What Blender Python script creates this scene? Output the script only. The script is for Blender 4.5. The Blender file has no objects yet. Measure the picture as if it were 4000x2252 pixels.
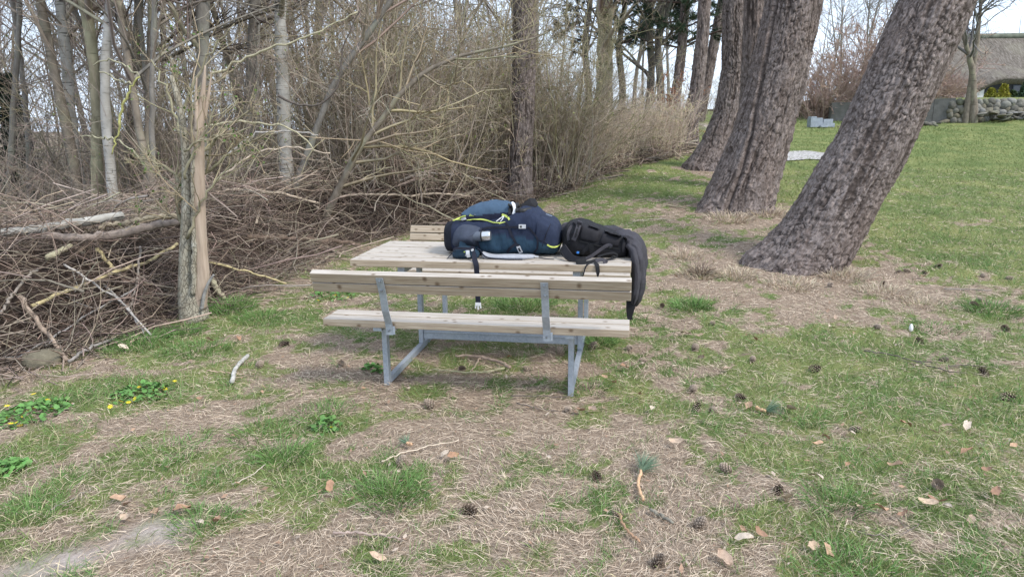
import bpy, bmesh, math, random
import numpy as np
from mathutils import Vector, Matrix
from mathutils.bvhtree import BVHTree

# ------------------------------------------------------------------ camera, sky, sun, exposure
scene = bpy.context.scene
col = scene.collection
CAM_H, PITCH, ROLL = 1.569, math.radians(12.936), math.radians(-0.499)
cam = bpy.data.cameras.new("camera")
cam.sensor_width = 36.0
cam.lens = 36.0 * 2746.9 / 4000.0
cam.clip_start = 0.05
cam.clip_end = 2000.0
cam_o = bpy.data.objects.new("camera", cam)
col.objects.link(cam_o)
_f = Vector((0, math.cos(PITCH), -math.sin(PITCH)))
_u = Vector((0, math.sin(PITCH), math.cos(PITCH)))
_r = Vector((1, 0, 0))
c_, s_ = math.cos(ROLL), math.sin(ROLL)
RX, UX = _r * c_ + _u * s_, _u * c_ - _r * s_
M = Matrix((RX, UX, -_f)).transposed().to_4x4()
M.translation = Vector((0, 0, CAM_H))
cam_o.matrix_world = M
scene.camera = cam_o

SUN_EL, SUN_AZ = math.radians(48), math.radians(125)   # azimuth clockwise from +y: from the right, behind the camera
world = bpy.data.worlds.new("World")
scene.world = world
world.use_nodes = True
wt = world.node_tree
wt.nodes.clear()
w_out = wt.nodes.new("ShaderNodeOutputWorld")
w_bg = wt.nodes.new("ShaderNodeBackground")
w_bg.inputs["Strength"].default_value = 0.12
sky = wt.nodes.new("ShaderNodeTexSky")
sky.sky_type = 'NISHITA'
sky.sun_disc = False
sky.sun_elevation = SUN_EL
sky.sun_rotation = SUN_AZ
sky.dust_density = 2.0
w_tc = wt.nodes.new("ShaderNodeTexCoord")
w_map = wt.nodes.new("ShaderNodeMapping")
w_map.inputs["Scale"].default_value = (1, 1, 3.0)
w_no = wt.nodes.new("ShaderNodeTexNoise")
w_no.inputs["Scale"].default_value = 2.2
w_no.inputs["Detail"].default_value = 5
w_rmp = wt.nodes.new("ShaderNodeMapRange")
w_rmp.inputs[1].default_value = 0.35
w_rmp.inputs[2].default_value = 0.65
w_rmp.inputs[3].default_value = 0.62
w_rmp.inputs[4].default_value = 0.95
w_mix = wt.nodes.new("ShaderNodeMixRGB")
w_mix.inputs["Color2"].default_value = (5.3, 6.2, 7.6, 1)      # thin even cloud
L = wt.links.new
L(w_tc.outputs["Generated"], w_map.inputs["Vector"])
L(w_map.outputs[0], w_no.inputs["Vector"])
L(w_no.outputs[0], w_rmp.inputs[0])
L(w_rmp.outputs[0], w_mix.inputs["Fac"])
L(sky.outputs[0], w_mix.inputs["Color1"])
L(w_mix.outputs[0], w_bg.inputs["Color"])
L(w_bg.outputs[0], w_out.inputs["Surface"])

sun = bpy.data.lights.new("sun", 'SUN')
sun.energy = 1.5
sun.angle = math.radians(14)
sun.color = (1.0, 0.95, 0.88)
sun_o = bpy.data.objects.new("sun", sun)
col.objects.link(sun_o)
_sd = Vector((math.sin(SUN_AZ) * math.cos(SUN_EL), math.cos(SUN_AZ) * math.cos(SUN_EL), math.sin(SUN_EL)))
sun_o.rotation_euler = (-_sd).to_track_quat('-Z', 'Y').to_euler()

vs = scene.view_settings
vs.view_transform = 'Standard'
vs.look = 'None'
vs.gamma = 1.0
vs.use_curve_mapping = False
vs.exposure = 1.08
scene.cycles.max_bounces = 3
scene.cycles.diffuse_bounces = 2
scene.cycles.glossy_bounces = 2

rng = np.random.default_rng(11)
random.seed(5)

# ------------------------------------------------------------------ numpy noise
_T = np.random.default_rng(3).random((64, 64, 64)).astype(np.float32)
def vnoise(p):
    p = np.asarray(p, dtype=np.float64)
    i = np.floor(p).astype(int); f = p - i
    f = f * f * (3 - 2 * f)
    i &= 63; j = (i + 1) & 63
    x0, y0, z0 = i[..., 0], i[..., 1], i[..., 2]; x1, y1, z1 = j[..., 0], j[..., 1], j[..., 2]
    fx, fy, fz = f[..., 0], f[..., 1], f[..., 2]
    a = _T[x0, y0, z0] * (1 - fx) + _T[x1, y0, z0] * fx
    b = _T[x0, y1, z0] * (1 - fx) + _T[x1, y1, z0] * fx
    c = _T[x0, y0, z1] * (1 - fx) + _T[x1, y0, z1] * fx
    d = _T[x0, y1, z1] * (1 - fx) + _T[x1, y1, z1] * fx
    return (a * (1 - fy) + b * fy) * (1 - fz) + (c * (1 - fy) + d * fy) * fz
def fbm(p, o=4):
    p = np.asarray(p, dtype=np.float64); s = 0; a = 0.5; t = 0
    for k in range(o):
        s = s + a * vnoise(p * 2 ** k + 17.3 * k); t += a; a *= 0.5
    return s / t
def fbm2(x, y, sc, o=4, z=0.0):
    x = np.asarray(x, float); y = np.asarray(y, float)
    return fbm(np.stack([x * sc, y * sc, np.full_like(x, z)], -1), o)
def sstep(a, b, x):
    t = np.clip((x - a) / (b - a), 0, 1); return t * t * (3 - 2 * t)
def norm(v):
    return v / (np.linalg.norm(v, axis=-1, keepdims=True) + 1e-9)

# ------------------------------------------------------------------ the lie of the land
def H(x, y):
    x = np.asarray(x, float); y = np.asarray(y, float)
    rise = 0.088 * np.log1p(np.exp((y - 6.3) * 1.1)) / 1.1
    rise = np.where(y > 26, 0.088 * 19.7 + (y - 26) * 0.04, rise)
    rise = np.minimum(rise, 0.088 * 19.7 + 0.9)
    f = 0.22 + 0.78 * sstep(-2.0, 3.0, x)
    z = rise * f + .30 * sstep(15.0, 18.5, x) * sstep(17, 24, y)
    z = z + 0.05 * (fbm2(x, y, 0.35, 2) - 0.5) * sstep(2, 8, np.hypot(x + .1, y - 4.6))
    return z
VS = 4000 / 2575.0
def ray(vx, vy):
    x, y = vx * VS - 2000, vy * VS - 1126
    px = x * c_ + y * s_; py = -x * s_ + y * c_
    r, u = px / 2746.9, -py / 2746.9
    return np.array([r, math.cos(PITCH) + u * math.sin(PITCH), -math.sin(PITCH) + u * math.cos(PITCH)])
def G(vx, vy):
    """point of the ground met along a line of sight"""
    d = ray(vx, vy); t = 1.0
    for k in range(4000):
        p = d * t; z = CAM_H + p[2]
        h = float(H(p[0], p[1]))
        if z <= h: break
        t += max(0.004, (z - h) * 0.5)
        if t > 300: break
    return np.array([d[0] * t, d[1] * t, float(H(d[0] * t, d[1] * t))])
def A(vx, vy, y):
    """point at distance y along a line of sight"""
    d = ray(vx, vy); t = y / d[1]
    return np.array([d[0] * t, y, CAM_H + d[2] * t])

# ------------------------------------------------------------------ objects
def build(name, V, F4=None, F3=None, mat=None, parent=None, colr=None, smooth=True, attrs=None, link=True):
    me = bpy.data.meshes.new(name)
    V = np.asarray(V, dtype=np.float32)
    F4 = np.zeros((0, 4), int) if F4 is None else np.asarray(F4, int).reshape(-1, 4)
    F3 = np.zeros((0, 3), int) if F3 is None else np.asarray(F3, int).reshape(-1, 3)
    me.vertices.add(len(V)); me.vertices.foreach_set("co", V.ravel())
    n4, n3 = len(F4), len(F3)
    me.loops.add(n4 * 4 + n3 * 3)
    me.loops.foreach_set("vertex_index", np.concatenate([F4.ravel(), F3.ravel()]).astype(np.int32))
    me.polygons.add(n4 + n3)
    me.polygons.foreach_set("loop_start", np.concatenate([np.arange(n4) * 4, n4 * 4 + np.arange(n3) * 3]).astype(np.int32))
    me.polygons.foreach_set("use_smooth", np.full(n4 + n3, smooth))
    me.update(calc_edges=True)
    if colr is not None:
        c = np.ones((len(V), 4), np.float32); c[:, :3] = colr
        at = me.color_attributes.new("Col", 'FLOAT_COLOR', 'POINT'); at.data.foreach_set("color", c.ravel())
    for k, v in (attrs or {}).items():
        v = np.asarray(v, np.float32)
        if v.ndim == 2:
            at = me.attributes.new(k, 'FLOAT_VECTOR', 'POINT'); at.data.foreach_set("vector", v.ravel())
        else:
            at = me.attributes.new(k, 'FLOAT', 'POINT'); at.data.foreach_set("value", v)
    if mat is not None: me.materials.append(mat)
    o = bpy.data.objects.new(name, me)
    if link: col.objects.link(o)
    if parent is not None: o.parent = parent
    return o
def tag(o, label=None, cat=None, group=None, kind=None):
    if label: o["label"] = label
    if cat: o["category"] = cat
    if group: o["group"] = group
    if kind: o["kind"] = kind
    return o
def empty(name, loc=(0, 0, 0), rz=0.0):
    o = bpy.data.objects.new(name, None); col.objects.link(o)
    o.empty_display_size = 0.2
    o.location = loc; o.rotation_euler = (0, 0, rz)
    return o
def copy_tree(o, parent=None):
    c = o.copy(); col.objects.link(c)
    if parent is not None: c.parent = parent
    for ch in o.children: copy_tree(ch, c)
    return c
def box(name, lo, hi, mat, parent, bev=0.004, jit=None, rot=None, piv=None):
    bm = bmesh.new(); bmesh.ops.create_cube(bm, size=1)
    for v in bm.verts:
        v.co = Vector([lo[k] + (v.co[k] + .5) * (hi[k] - lo[k]) for k in range(3)])
        if jit: v.co += Vector([random.uniform(-jit, jit) for _ in range(3)])
    if bev: bmesh.ops.bevel(bm, geom=list(bm.edges), offset=bev, segments=2, profile=0.6, affect='EDGES')
    if rot is not None:
        bmesh.ops.rotate(bm, verts=bm.verts, cent=piv, matrix=rot)
    me = bpy.data.meshes.new(name); bm.to_mesh(me); bm.free()
    me.materials.append(mat)
    for p in me.polygons: p.use_smooth = False
    o = bpy.data.objects.new(name, me); col.objects.link(o); o.parent = parent
    return o

def tubes(P, R, S=3, colr=None):
    """N curves of K points -> one set of thin tapered tubes"""
    N, K, _ = P.shape
    T = np.empty_like(P)
    T[:, 1:-1] = P[:, 2:] - P[:, :-2]; T[:, 0] = P[:, 1] - P[:, 0]; T[:, -1] = P[:, -1] - P[:, -2]
    T = norm(T)
    m = norm(T.mean(1))
    ref = np.where(np.abs(m[:, 2:3]) > 0.8, np.array([[1.0, 0.1, 0]]), np.array([[0, 0.0, 1.0]]))
    n1 = norm(np.cross(T, ref[:, None, :])); n2 = np.cross(T, n1)
    a = np.arange(S) * 2 * np.pi / S
    V = P[:, :, None, :] + R[:, :, None, None] * (n1[:, :, None, :] * np.cos(a)[None, None, :, None] + n2[:, :, None, :] * np.sin(a)[None, None, :, None])
    idx = np.arange(N * K * S).reshape(N, K, S)
    q0 = idx[:, :-1, :]; q1 = idx[:, 1:, :]
    F = np.stack([q0, np.roll(q0, -1, 2), np.roll(q1, -1, 2), q1], -1).reshape(-1, 4)
    C = None
    if colr is not None:
        C = np.broadcast_to(colr[:, None, None, :], (N, K, S, 3)).reshape(-1, 3)
    return V.reshape(-1, 3), F, C
def merge(parts):
    Vs, Fs, Cs, n = [], [], [], 0
    for V, F, C in parts:
        Vs.append(V); Fs.append(F + n); Cs.append(C); n += len(V)
    return np.concatenate(Vs), np.concatenate(Fs), (np.concatenate(Cs) if Cs[0] is not None else None)
def grow(P0, D0, Ln, K, curl, up, r=rng, pull=None):
    N = len(P0); P = np.empty((N, K, 3)); P[:, 0] = P0; d = norm(D0)
    st = (Ln / (K - 1))[:, None]
    for k in range(1, K):
        d = d + r.normal(0, 1, (N, 3)) * curl; d[:, 2] += up
        if pull is not None: d = d + pull
        d = norm(d); P[:, k] = P[:, k - 1] + d * st
    return P
def along(P, i, t):
    K = P.shape[1]; u = t * (K - 1); k = np.minimum(u.astype(int), K - 2); f = (u - k)[:, None]
    a = P[i, k]; b = P[i, k + 1]
    return a * (1 - f) + b * f, norm(b - a)
def side(P, Rr, n, t0, t1, ang, lf, rf, r=rng, Lp=None):
    """n side shoots off the curves P"""
    N = len(P); i = r.integers(0, N, n); t = r.uniform(t0, t1, n)
    p, tg = along(P, i, t)
    v = norm(np.cross(tg, r.normal(0, 1, (n, 3))))
    a = r.uniform(ang[0], ang[1], n)[:, None]
    d = tg * np.cos(a) + v * np.sin(a)
    plen = np.linalg.norm(np.diff(P, axis=1), axis=-1).sum(1)[i]
    Ln = plen * r.uniform(lf[0], lf[1], n) * (1.15 - 0.6 * t)
    kk = np.minimum((t * (P.shape[1] - 1)).astype(int), P.shape[1] - 1)
    R0 = np.maximum(Rr[i, kk] * rf, 0.0012)
    return p, d, Ln, R0
def taper(R0, K, end=0.3, mn=0.0012):
    t = np.linspace(0, 1, K)[None, :]
    return np.maximum(R0[:, None] * (1 - (1 - end) * t), mn)
def tint(n, base, var, r=rng):
    b = np.array(base)[None, :] * r.uniform(1 - var, 1 + var, (n, 1))
    return np.clip(b * r.uniform(0.93, 1.07, (n, 3)), 0.005, 1)
def loft(name, keys, M, N, mat, parent, n=3.2, wr=0.0, wsc=(30, 30, 30), nb=14, seed=0.0, axis=0, colf=None, link=True):
    """closed padded body through (a, bmin, bmax, zmin, zmax) sections along a"""
    keys = np.array(keys, float)
    L0 = np.concatenate([[0], np.cumsum(np.linalg.norm(np.diff(keys, axis=0), axis=1))])
    t = np.linspace(0, L0[-1], N)
    S = np.stack([np.interp(t, L0, keys[:, k]) for k in range(5)], -1)
    for _ in range(2):
        S[1:-1] = (S[:-2] + 2 * S[1:-1] + S[2:]) / 4
    th = np.linspace(0, 2 * np.pi, M, endpoint=False)
    ce, se = np.cos(th), np.sin(th)
    cx = np.sign(ce) * np.abs(ce) ** (2 / n); cz = np.sign(se) * np.abs(se) ** (2 / n)
    V = np.empty((N, M, 3))
    V[..., 0] = S[:, 0:1]
    V[..., 1] = (S[:, 1] + S[:, 2])[:, None] / 2 + (S[:, 2] - S[:, 1])[:, None] / 2 * cx
    V[..., 2] = (S[:, 3] + S[:, 4])[:, None] / 2 + (S[:, 4] - S[:, 3])[:, None] / 2 * cz
    if wr:
        nv = np.stack([np.zeros_like(V[..., 0]), np.broadcast_to(ce, V.shape[:2]), np.broadcast_to(se, V.shape[:2])], -1)
        w = fbm(V * np.array(wsc) + seed, 3) - 0.5
        w2 = fbm(V * np.array(wsc) * 0.3 + seed + 9, 2) - 0.5
        V += nv * (w * wr * 2 + w2 * wr * 3)[..., None]
    idx = np.arange(N * M).reshape(N, M)
    F = np.stack([idx[:-1], idx[1:], np.roll(idx[1:], -1, 1), np.roll(idx[:-1], -1, 1)], -1).reshape(-1, 4)
    Vf = V.reshape(-1, 3)
    Vf = np.vstack([Vf, V[0].mean(0), V[-1].mean(0)])
    c0, c1 = N * M, N * M + 1
    F3 = np.concatenate([np.stack([np.full(M, c0), idx[0], np.roll(idx[0], -1)], -1), np.stack([np.full(M, c1), np.roll(idx[-1], -1), idx[-1]], -1)])
    cc = None if colf is None else colf(Vf)
    o = build(name, Vf, F, F3, mat, parent, colr=cc, link=link)
    return o
def bvh_of(objs):
    vs, fs, n = [], [], 0
    for o in objs:
        me = o.data
        vs += [tuple(v.co) for v in me.vertices]
        fs += [tuple(i + n for i in p.vertices) for p in me.polygons]; n += len(me.vertices)
    return BVHTree.FromPolygons(vs, fs)
def hit_b(bv, a, z, dflt=0.0):
    h = bv.ray_cast(Vector((a, -2, z)), Vector((0, 1, 0)))
    return h[0].y if h[0] is not None else dflt
def strip(name, pts, width, mat, parent, thick=0.003, wdir=None, sub=6):
    """flat webbing along a line of points; wdir = direction of its width"""
    P = np.array(pts, float)
    t = np.concatenate([[0], np.cumsum(np.linalg.norm(np.diff(P, axis=0), axis=1))])
    n = max(3, (len(P) - 1) * sub + 1)
    tt = np.linspace(0, t[-1], n)
    Q = np.stack([np.interp(tt, t, P[:, k]) for k in range(3)], -1)
    for _ in range(3): Q[1:-1] = (Q[:-2] + 2 * Q[1:-1] + Q[2:]) / 4
    T = norm(np.gradient(Q, axis=0))
    W = np.broadcast_to(np.array(wdir, float), Q.shape) if np.ndim(wdir) == 1 else np.stack([np.interp(tt, t, np.array(wdir)[:, k]) for k in range(3)], -1)
    W = norm(W - T * (W * T).sum(1, keepdims=True)); Nn = np.cross(T, W)
    wd = np.interp(tt, t, np.broadcast_to(width, len(P)))[:, None] / 2 if np.ndim(width) else width / 2
    h = thick / 2
    V = np.stack([Q + W * wd + Nn * h, Q - W * wd + Nn * h, Q - W * wd - Nn * h, Q + W * wd - Nn * h], 1)
    idx = np.arange(n * 4).reshape(n, 4)
    F = np.stack([idx[:-1], idx[1:], np.roll(idx[1:], -1, 1), np.roll(idx[:-1], -1, 1)], -1).reshape(-1, 4)
    F = np.vstack([F, idx[0][::-1], idx[-1]])
    return build(name, V.reshape(-1, 3), F, None, mat, parent, smooth=False)
def rod(name, pts, rad, mat, parent=None, S=10, wob=0.0, colr=None, caps=True, K=None, seed=0, attrs=True):
    """a bent stick or bar; rad a number or one per point"""
    P = np.array(pts, float)
    t = np.concatenate([[0], np.cumsum(np.linalg.norm(np.diff(P, axis=0), axis=1))])
    K = K or max(6, len(P) * 4)
    tt = np.linspace(0, t[-1], K)
    Q = np.stack([np.interp(tt, t, P[:, k]) for k in range(3)], -1)
    for _ in range(2): Q[1:-1] = (Q[:-2] + 2 * Q[1:-1] + Q[2:]) / 4
    R = np.interp(tt, t, np.broadcast_to(rad, len(P)))
    if wob:
        rr = np.random.default_rng(seed + 77)
        Q[1:-1] += rr.normal(0, wob, (K - 2, 3)); R = R * rr.uniform(0.9, 1.12, K)
    V, F, _ = tubes(Q[None], R[None], S)
    F3 = None
    if caps:
        n = len(V); V = np.vstack([V, Q[0], Q[-1]])
        r0 = np.arange(S); r1 = (K - 1) * S + np.arange(S)
        F3 = np.concatenate([np.stack([np.full(S, n), np.roll(r0, -1), r0], -1), np.stack([np.full(S, n + 1), r1, np.roll(r1, -1)], -1)])
    return build(name, V, F, F3, mat, parent, colr=colr)

# ------------------------------------------------------------------ materials
class Mt:
    """tiny node helper"""
    def __init__(s, name, rough=0.8, spec=0.3, metal=0.0):
        s.m = bpy.data.materials.new(name); s.m.use_nodes = True
        s.nt = s.m.node_tree; s.b = s.nt.nodes["Principled BSDF"]
        s.b.inputs["Roughness"].default_value = rough
        s.b.inputs["Specular IOR Level"].default_value = spec
        s.b.inputs["Metallic"].default_value = metal
    def n(s, t, **kw):
        nd = s.nt.nodes.new("ShaderNode" + t)
        for k, v in kw.items():
            if k in nd.inputs: nd.inputs[k].default_value = v
            else: setattr(nd, k, v)
        return nd
    def l(s, a, b): s.nt.links.new(a, b)
    def coord(s, scale=(1, 1, 1), kind="Object", attr=None):
        mp = s.n("Mapping"); mp.inputs["Scale"].default_value = scale
        if attr:
            a = s.n("Attribute", attribute_name=attr); s.l(a.outputs["Vector"], mp.inputs["Vector"])
        else:
            tc = s.n("TexCoord"); s.l(tc.outputs[kind], mp.inputs["Vector"])
        return mp.outputs[0]
    def noise(s, vec, scale, detail=4, rough=0.55, dist=0.0):
        nd = s.n("TexNoise"); nd.inputs["Scale"].default_value = scale; nd.inputs["Detail"].default_value = detail
        nd.inputs["Roughness"].default_value = rough; nd.inputs["Distortion"].default_value = dist
        s.l(vec, nd.inputs["Vector"]); return nd.outputs[0]
    def ramp(s, fac, stops):
        r = s.n("ValToRGB"); cr = r.color_ramp
        while len(cr.elements) < len(stops): cr.elements.new(0.5)
        for e, (p, c) in zip(cr.elements, stops):
            e.position = p; e.color = (c[0], c[1], c[2], 1) if not np.isscalar(c) else (c, c, c, 1)
        s.l(fac, r.inputs[0]); return r.outputs[0]
    def mix(s, fac, a, b, mode='MIX'):
        m = s.n("MixRGB", blend_type=mode)
        for v, k in ((fac, "Fac"), (a, "Color1"), (b, "Color2")):
            if hasattr(v, "node"): s.l(v, m.inputs[k])
            elif np.isscalar(v): m.inputs[k].default_value = v if k == "Fac" else (v, v, v, 1)
            else: m.inputs[k].default_value = (*v, 1)
        return m.outputs[0]
    def color(s, c):
        if hasattr(c, "node"): s.l(c, s.b.inputs["Base Color"])
        else: s.b.inputs["Base Color"].default_value = (*c, 1)
        return s
    def bump(s, h, strength=0.4, dist=0.01):
        b = s.n("Bump"); b.inputs["Strength"].default_value = strength; b.inputs["Distance"].default_value = dist
        s.l(h, b.inputs["Height"]); s.l(b.outputs[0], s.b.inputs["Normal"]); return s
    def attr(s, name="Col"):
        a = s.n("Attribute", attribute_name=name); return a.outputs["Color"]

def m_plain(name, c, rough=0.7, spec=0.3, metal=0.0, var=0.25, sc=30, bs=0.15, bd=0.003):
    m = Mt(name, rough, spec, metal); v = m.coord()
    nz = m.noise(v, sc, 5)
    c = np.array(c)
    m.color(m.ramp(nz, [(0.3, c * (1 - var)), (0.7, c * (1 + var))])); m.bump(nz, bs, bd)
    return m.m
def m_twig():
    m = Mt("twig_bark", 0.85, 0.2); v = m.coord()
    m.color(m.mix(0.5, m.attr(), m.ramp(m.noise(v, 9, 3), [(0.3, 0.55), (0.7, 1.35)]), 'MULTIPLY')); return m.m
TWIG = m_twig()
def m_blade():
    m = Mt("plant_blade", 0.65, 0.25); m.color(m.attr())
    m.b.inputs["Subsurface Weight"].default_value = 0.0
    return m.m
BLADE = m_blade()
def m_smoothbark(name, c, c2, lich):
    m = Mt(name, 0.85, 0.2); v = m.coord((1, 1, .5)); 
    a = m.ramp(m.noise(v, 14, 5), [(0.3, c), (0.7, c2)])
    b = m.mix(m.ramp(m.noise(m.coord((1, 1, .6)), 3.5, 4), [(0.52, 0), (0.68, 1)]), a, lich)
    d = m.mix(m.ramp(m.noise(m.coord((1, 1, 9)), 3, 3), [(0.62, 0), (0.7, .7)]), b, np.array(c) * .45)
    m.color(d); m.bump(m.noise(v, 40, 4), 0.5, 0.01); return m.m
BARK_GREY = m_smoothbark("smooth_grey_bark", (.145, .13, .11), (.26, .24, .21), (.25, .25, .20))
BARK_BROWN = m_smoothbark("smooth_brown_bark", (.13, .108, .082), (.26, .22, .175), (.26, .245, .17))
BARK_OLIVE = m_smoothbark("olive_bark", (.18, .16, .10), (.32, .285, .195), (.36, .345, .22))
BARK_DARK = m_smoothbark("dark_bark", (.07, .06, .05), (.15, .13, .11), (.16, .16, .12))
def m_birch():
    m = Mt("birch_bark", 0.75, 0.3)
    v = m.coord((1, 1, 1))
    base = m.ramp(m.noise(v, 6, 4), [(0.3, (.31, .29, .25)), (0.6, (.46, .44, .395)), (.75, (.56, .545, .50))])
    mk = m.noise(m.coord((2.2, 2.2, 26)), 2.2, 3, .6, .4)
    c = m.mix(m.ramp(mk, [(0.60, 0), (0.66, 1)]), base, (.045, .04, .035))
    pt = m.noise(m.coord((1, 1, .55)), 5, 3)
    c = m.mix(m.ramp(pt, [(0.62, 0), (0.67, 1)]), c, (.06, .055, .05))
    m.color(c); m.bump(mk, 0.3, 0.006); return m.m
BIRCH = m_birch()
def m_pinebark(name="pine_bark", warm=1.0):
    m = Mt(name, 0.9, 0.15)
    v = m.coord((1, 1, .38), attr="buv"); h = m.attr("bh")
    warp = m.noise(v, 9, 4)
    vv = m.n("VectorMath", operation='ADD'); m.l(v, vv.inputs[0])
    sc = m.n("VectorMath", operation='SCALE'); sc.inputs["Scale"].default_value = 0.11
    nzc = m.n("TexNoise"); nzc.inputs["Scale"].default_value = 16; nzc.inputs["Detail"].default_value = 4; m.l(v, nzc.inputs["Vector"])
    m.l(nzc.outputs["Color"], sc.inputs[0]); m.l(sc.outputs[0], vv.inputs[1])
    vo = m.n("TexVoronoi", feature='F1'); vo.inputs["Scale"].default_value = 34; m.l(vv.outputs[0], vo.inputs["Vector"])
    ve = m.n("TexVoronoi", feature='DISTANCE_TO_EDGE'); ve.inputs["Scale"].default_value = 34; m.l(vv.outputs[0], ve.inputs["Vector"])
    sp = m.n("SeparateColor"); m.l(vo.outputs["Color"], sp.inputs[0])
    plate = m.ramp(sp.outputs[0], [(0.0, (.095, .072, .062)), (.4, (.165, .132, .118)), (.75, (.24, .20, .185)), (1, (.315, .25, .215))])
    plate = m.mix(m.ramp(m.noise(m.coord((1, 1, .4), attr="buv"), 3, 3), [(.45, 0), (.75, .55)]), plate, (.17, .115, .09))
    plate = m.mix(m.ramp(m.noise(m.coord((1, 1, .8), attr="buv"), 75, 4, .7), [(.4, .0), (.75, .6)]), plate, (.36, .32, .305))
    plate = m.mix(m.ramp(m.noise(m.coord((1, 1, .3), attr="buv"), 28, 4, .7, .8), [(.36, .7), (.52, 0)]), plate, (.085, .065, .056))
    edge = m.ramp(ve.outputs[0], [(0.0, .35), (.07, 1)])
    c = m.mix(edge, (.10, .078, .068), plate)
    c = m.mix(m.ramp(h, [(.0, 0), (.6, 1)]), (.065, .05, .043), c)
    m.color(c)
    hh = m.mix(0.5, edge, m.noise(m.coord((1, 1, .5), attr="buv"), 50, 5, .7))
    m.bump(hh, 0.6, 0.01); return m.m
PINE = m_pinebark()
# ------------------------------------------------------------------ ground
BY = np.array([0, 3.5, 4.2, 5, 6, 7, 9, 10.5, 12, 14, 16, 20, 25, 60])
BX = np.array([-4.6, -4.3, -3.7, -3.15, -2.8, -2.55, -2.3, -1.4, 0.1, 1.6, 3.4, 5.4, 6.6, 9])
def wood(x, y):
    """how far inside the edge of the wood, in metres"""
    return np.interp(y, BY, BX) - x
PINES_AT = [(G(1985, 684), 1.5), (G(1850, 533), 1.5), (G(1785, 426), 1.3)]
BLOBS = []
for (vx, vy, rx, ry, g) in [(340, 860, 110, 30, .6), (580, 785, 90, 35, .7), (330, 985, 150, 35, .45), (600, 935, 70, 25, .3), (640, 1085, 70, 35, .5),
        (820, 1050, 80, 28, .5), (930, 1240, 150, 50, .5), (700, 1160, 50, 30, .5), (370, 1130, 160, 40, .3), (1250, 880, 220, 45, .28), (1320, 760, 120, 30, .4),
        (1500, 860, 40, 25, .6), (1740, 768, 45, 18, .5), (1580, 1000, 120, 40, .3), (700, 800, 60, 25, .5), (30, 1180, 60, 40, .5), (130, 1290, 160, 45, .35), (500, 1330, 60, 40, .3),
        (1600, 480, 160, 26, .45), (1950, 900, 130, 40, .35), (2100, 860, 120, 35, .3), (2350, 1060, 160, 45, .3), (2480, 640, 200, 60, .25), (2000, 1290, 90, 60, .35), (2150, 1420, 120, 50, .4),
        (1100, 1090, 160, 40, -.35), (1250, 1360, 260, 70, -.3), (700, 1370, 160, 60, -.3), (1850, 1260, 160, 60, -.3), (1000, 1150, 140, 60, -.2), (900, 930, 90, 30, -.3), (420, 1060, 180, 40, -.4), (2080, 750, 260, 40, -.25), (1800, 640, 100, 45, -.25)]:
    p = G(vx, vy); q = G(vx + rx, vy); r_ = G(vx, vy - ry); s0 = G(vx, vy + ry)
    BLOBS.append((p[0], p[1], abs(q[0] - p[0]) + .05, abs(r_[1] - s0[1]) / 2 + .05, g))
SOIL = []
for (vx, vy, rx, ry) in [(390, 1330, 75, 28), (170, 1400, 110, 35), (60, 1440, 120, 30), (1788, 318, 26, 16)]:
    p = G(vx, vy); q = G(vx + rx, vy); r_ = G(vx, vy - ry); SOIL.append((p[0], p[1], abs(q[0] - p[0]), abs(r_[1] - p[1])))
def green(x, y):
    n1 = fbm2(x, y, 1.3, 3); n2 = fbm2(x, y, 4.2, 3, 5.0); n3 = fbm2(x, y, .45, 2, 9.0)
    n4 = fbm2(x, y, 11, 3, 15.0)
    g = 0.45 + .7 * (n1 - .5) + 1.3 * (n2 - .5) + 0.4 * (n3 - .5) + 2.0 * (n4 - .5)
    g = g + .26 * sstep(.6, 2.6, x) * sstep(7, 4, y) + .55 * sstep(9, 15, y) * sstep(.5, 3.5, x) + .34 * sstep(3.8, 5.2, x) * sstep(5, 7, y)
    g = g - .12 * sstep(3.2, 2.3, y)
    g = g + .20 * sstep(.2, 1.2, x) * sstep(4.2, 5.5, y) * sstep(13, 10, y) + .05 * sstep(3.4, 4.6, y) - .07 * sstep(3.6, 2.8, y) * sstep(1.2, .2, x)
    for (p, r) in PINES_AT:
        g = g - .5 * np.exp(-(((x - p[0]) / (r * 1.0)) ** 2 + ((y - p[1] + .2) / r) ** 2) ** 1.2)
    for (cx, cy, rx, ry, a) in BLOBS:
        g = g + a * np.exp(-((x - cx) / rx) ** 2 - ((y - cy) / ry) ** 2)
    g = g - .5 * sstep(-.3, .9, wood(x, y))
    return np.clip(g, 0, 1)
def soil(x, y):
    s = np.zeros_like(np.asarray(x, float))
    for (cx, cy, rx, ry) in SOIL:
        d = ((x - cx) / rx) ** 2 + ((y - cy) / ry) ** 2
        s = np.maximum(s, np.exp(-d * 1.3))
    return np.clip(s * 1.5 + (fbm2(x, y, 9, 4, 2.) - .55) * 2.6 * (s > .05), 0, 1)
GC = A(2022, 391, 16.0)
GRAVEL_P = G(2022, 391)
def axis(lo, a, b, hi, fine, coarse):
    mid = np.arange(a, b, fine)
    out = [b]; st = fine
    while out[-1] < hi: st = min(st * 1.25, coarse); out.append(out[-1] + st)
    inn = [a]; st = fine
    while inn[-1] > lo: st = min(st * 1.25, coarse); inn.append(inn[-1] - st)
    return np.concatenate([inn[::-1][:-1], mid, out])
xs = axis(-420, -5, 7, 420, .08, 40); ys = axis(-30, 1.2, 13, 700, .08, 40)
X, Y = np.meshgrid(xs, ys)
Z = H(X, Y)
near = np.exp(-np.maximum(0, np.hypot(X, Y - 4) - 8) / 4)
Z = Z + near * (.03 * (fbm2(X, Y, 2.6, 3, 7.) - .5) + .025 * (fbm2(X, Y, 9, 2, 1.) - .5)) - .012
nx, ny = len(xs), len(ys)
idx = np.arange(nx * ny).reshape(ny, nx)
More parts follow.
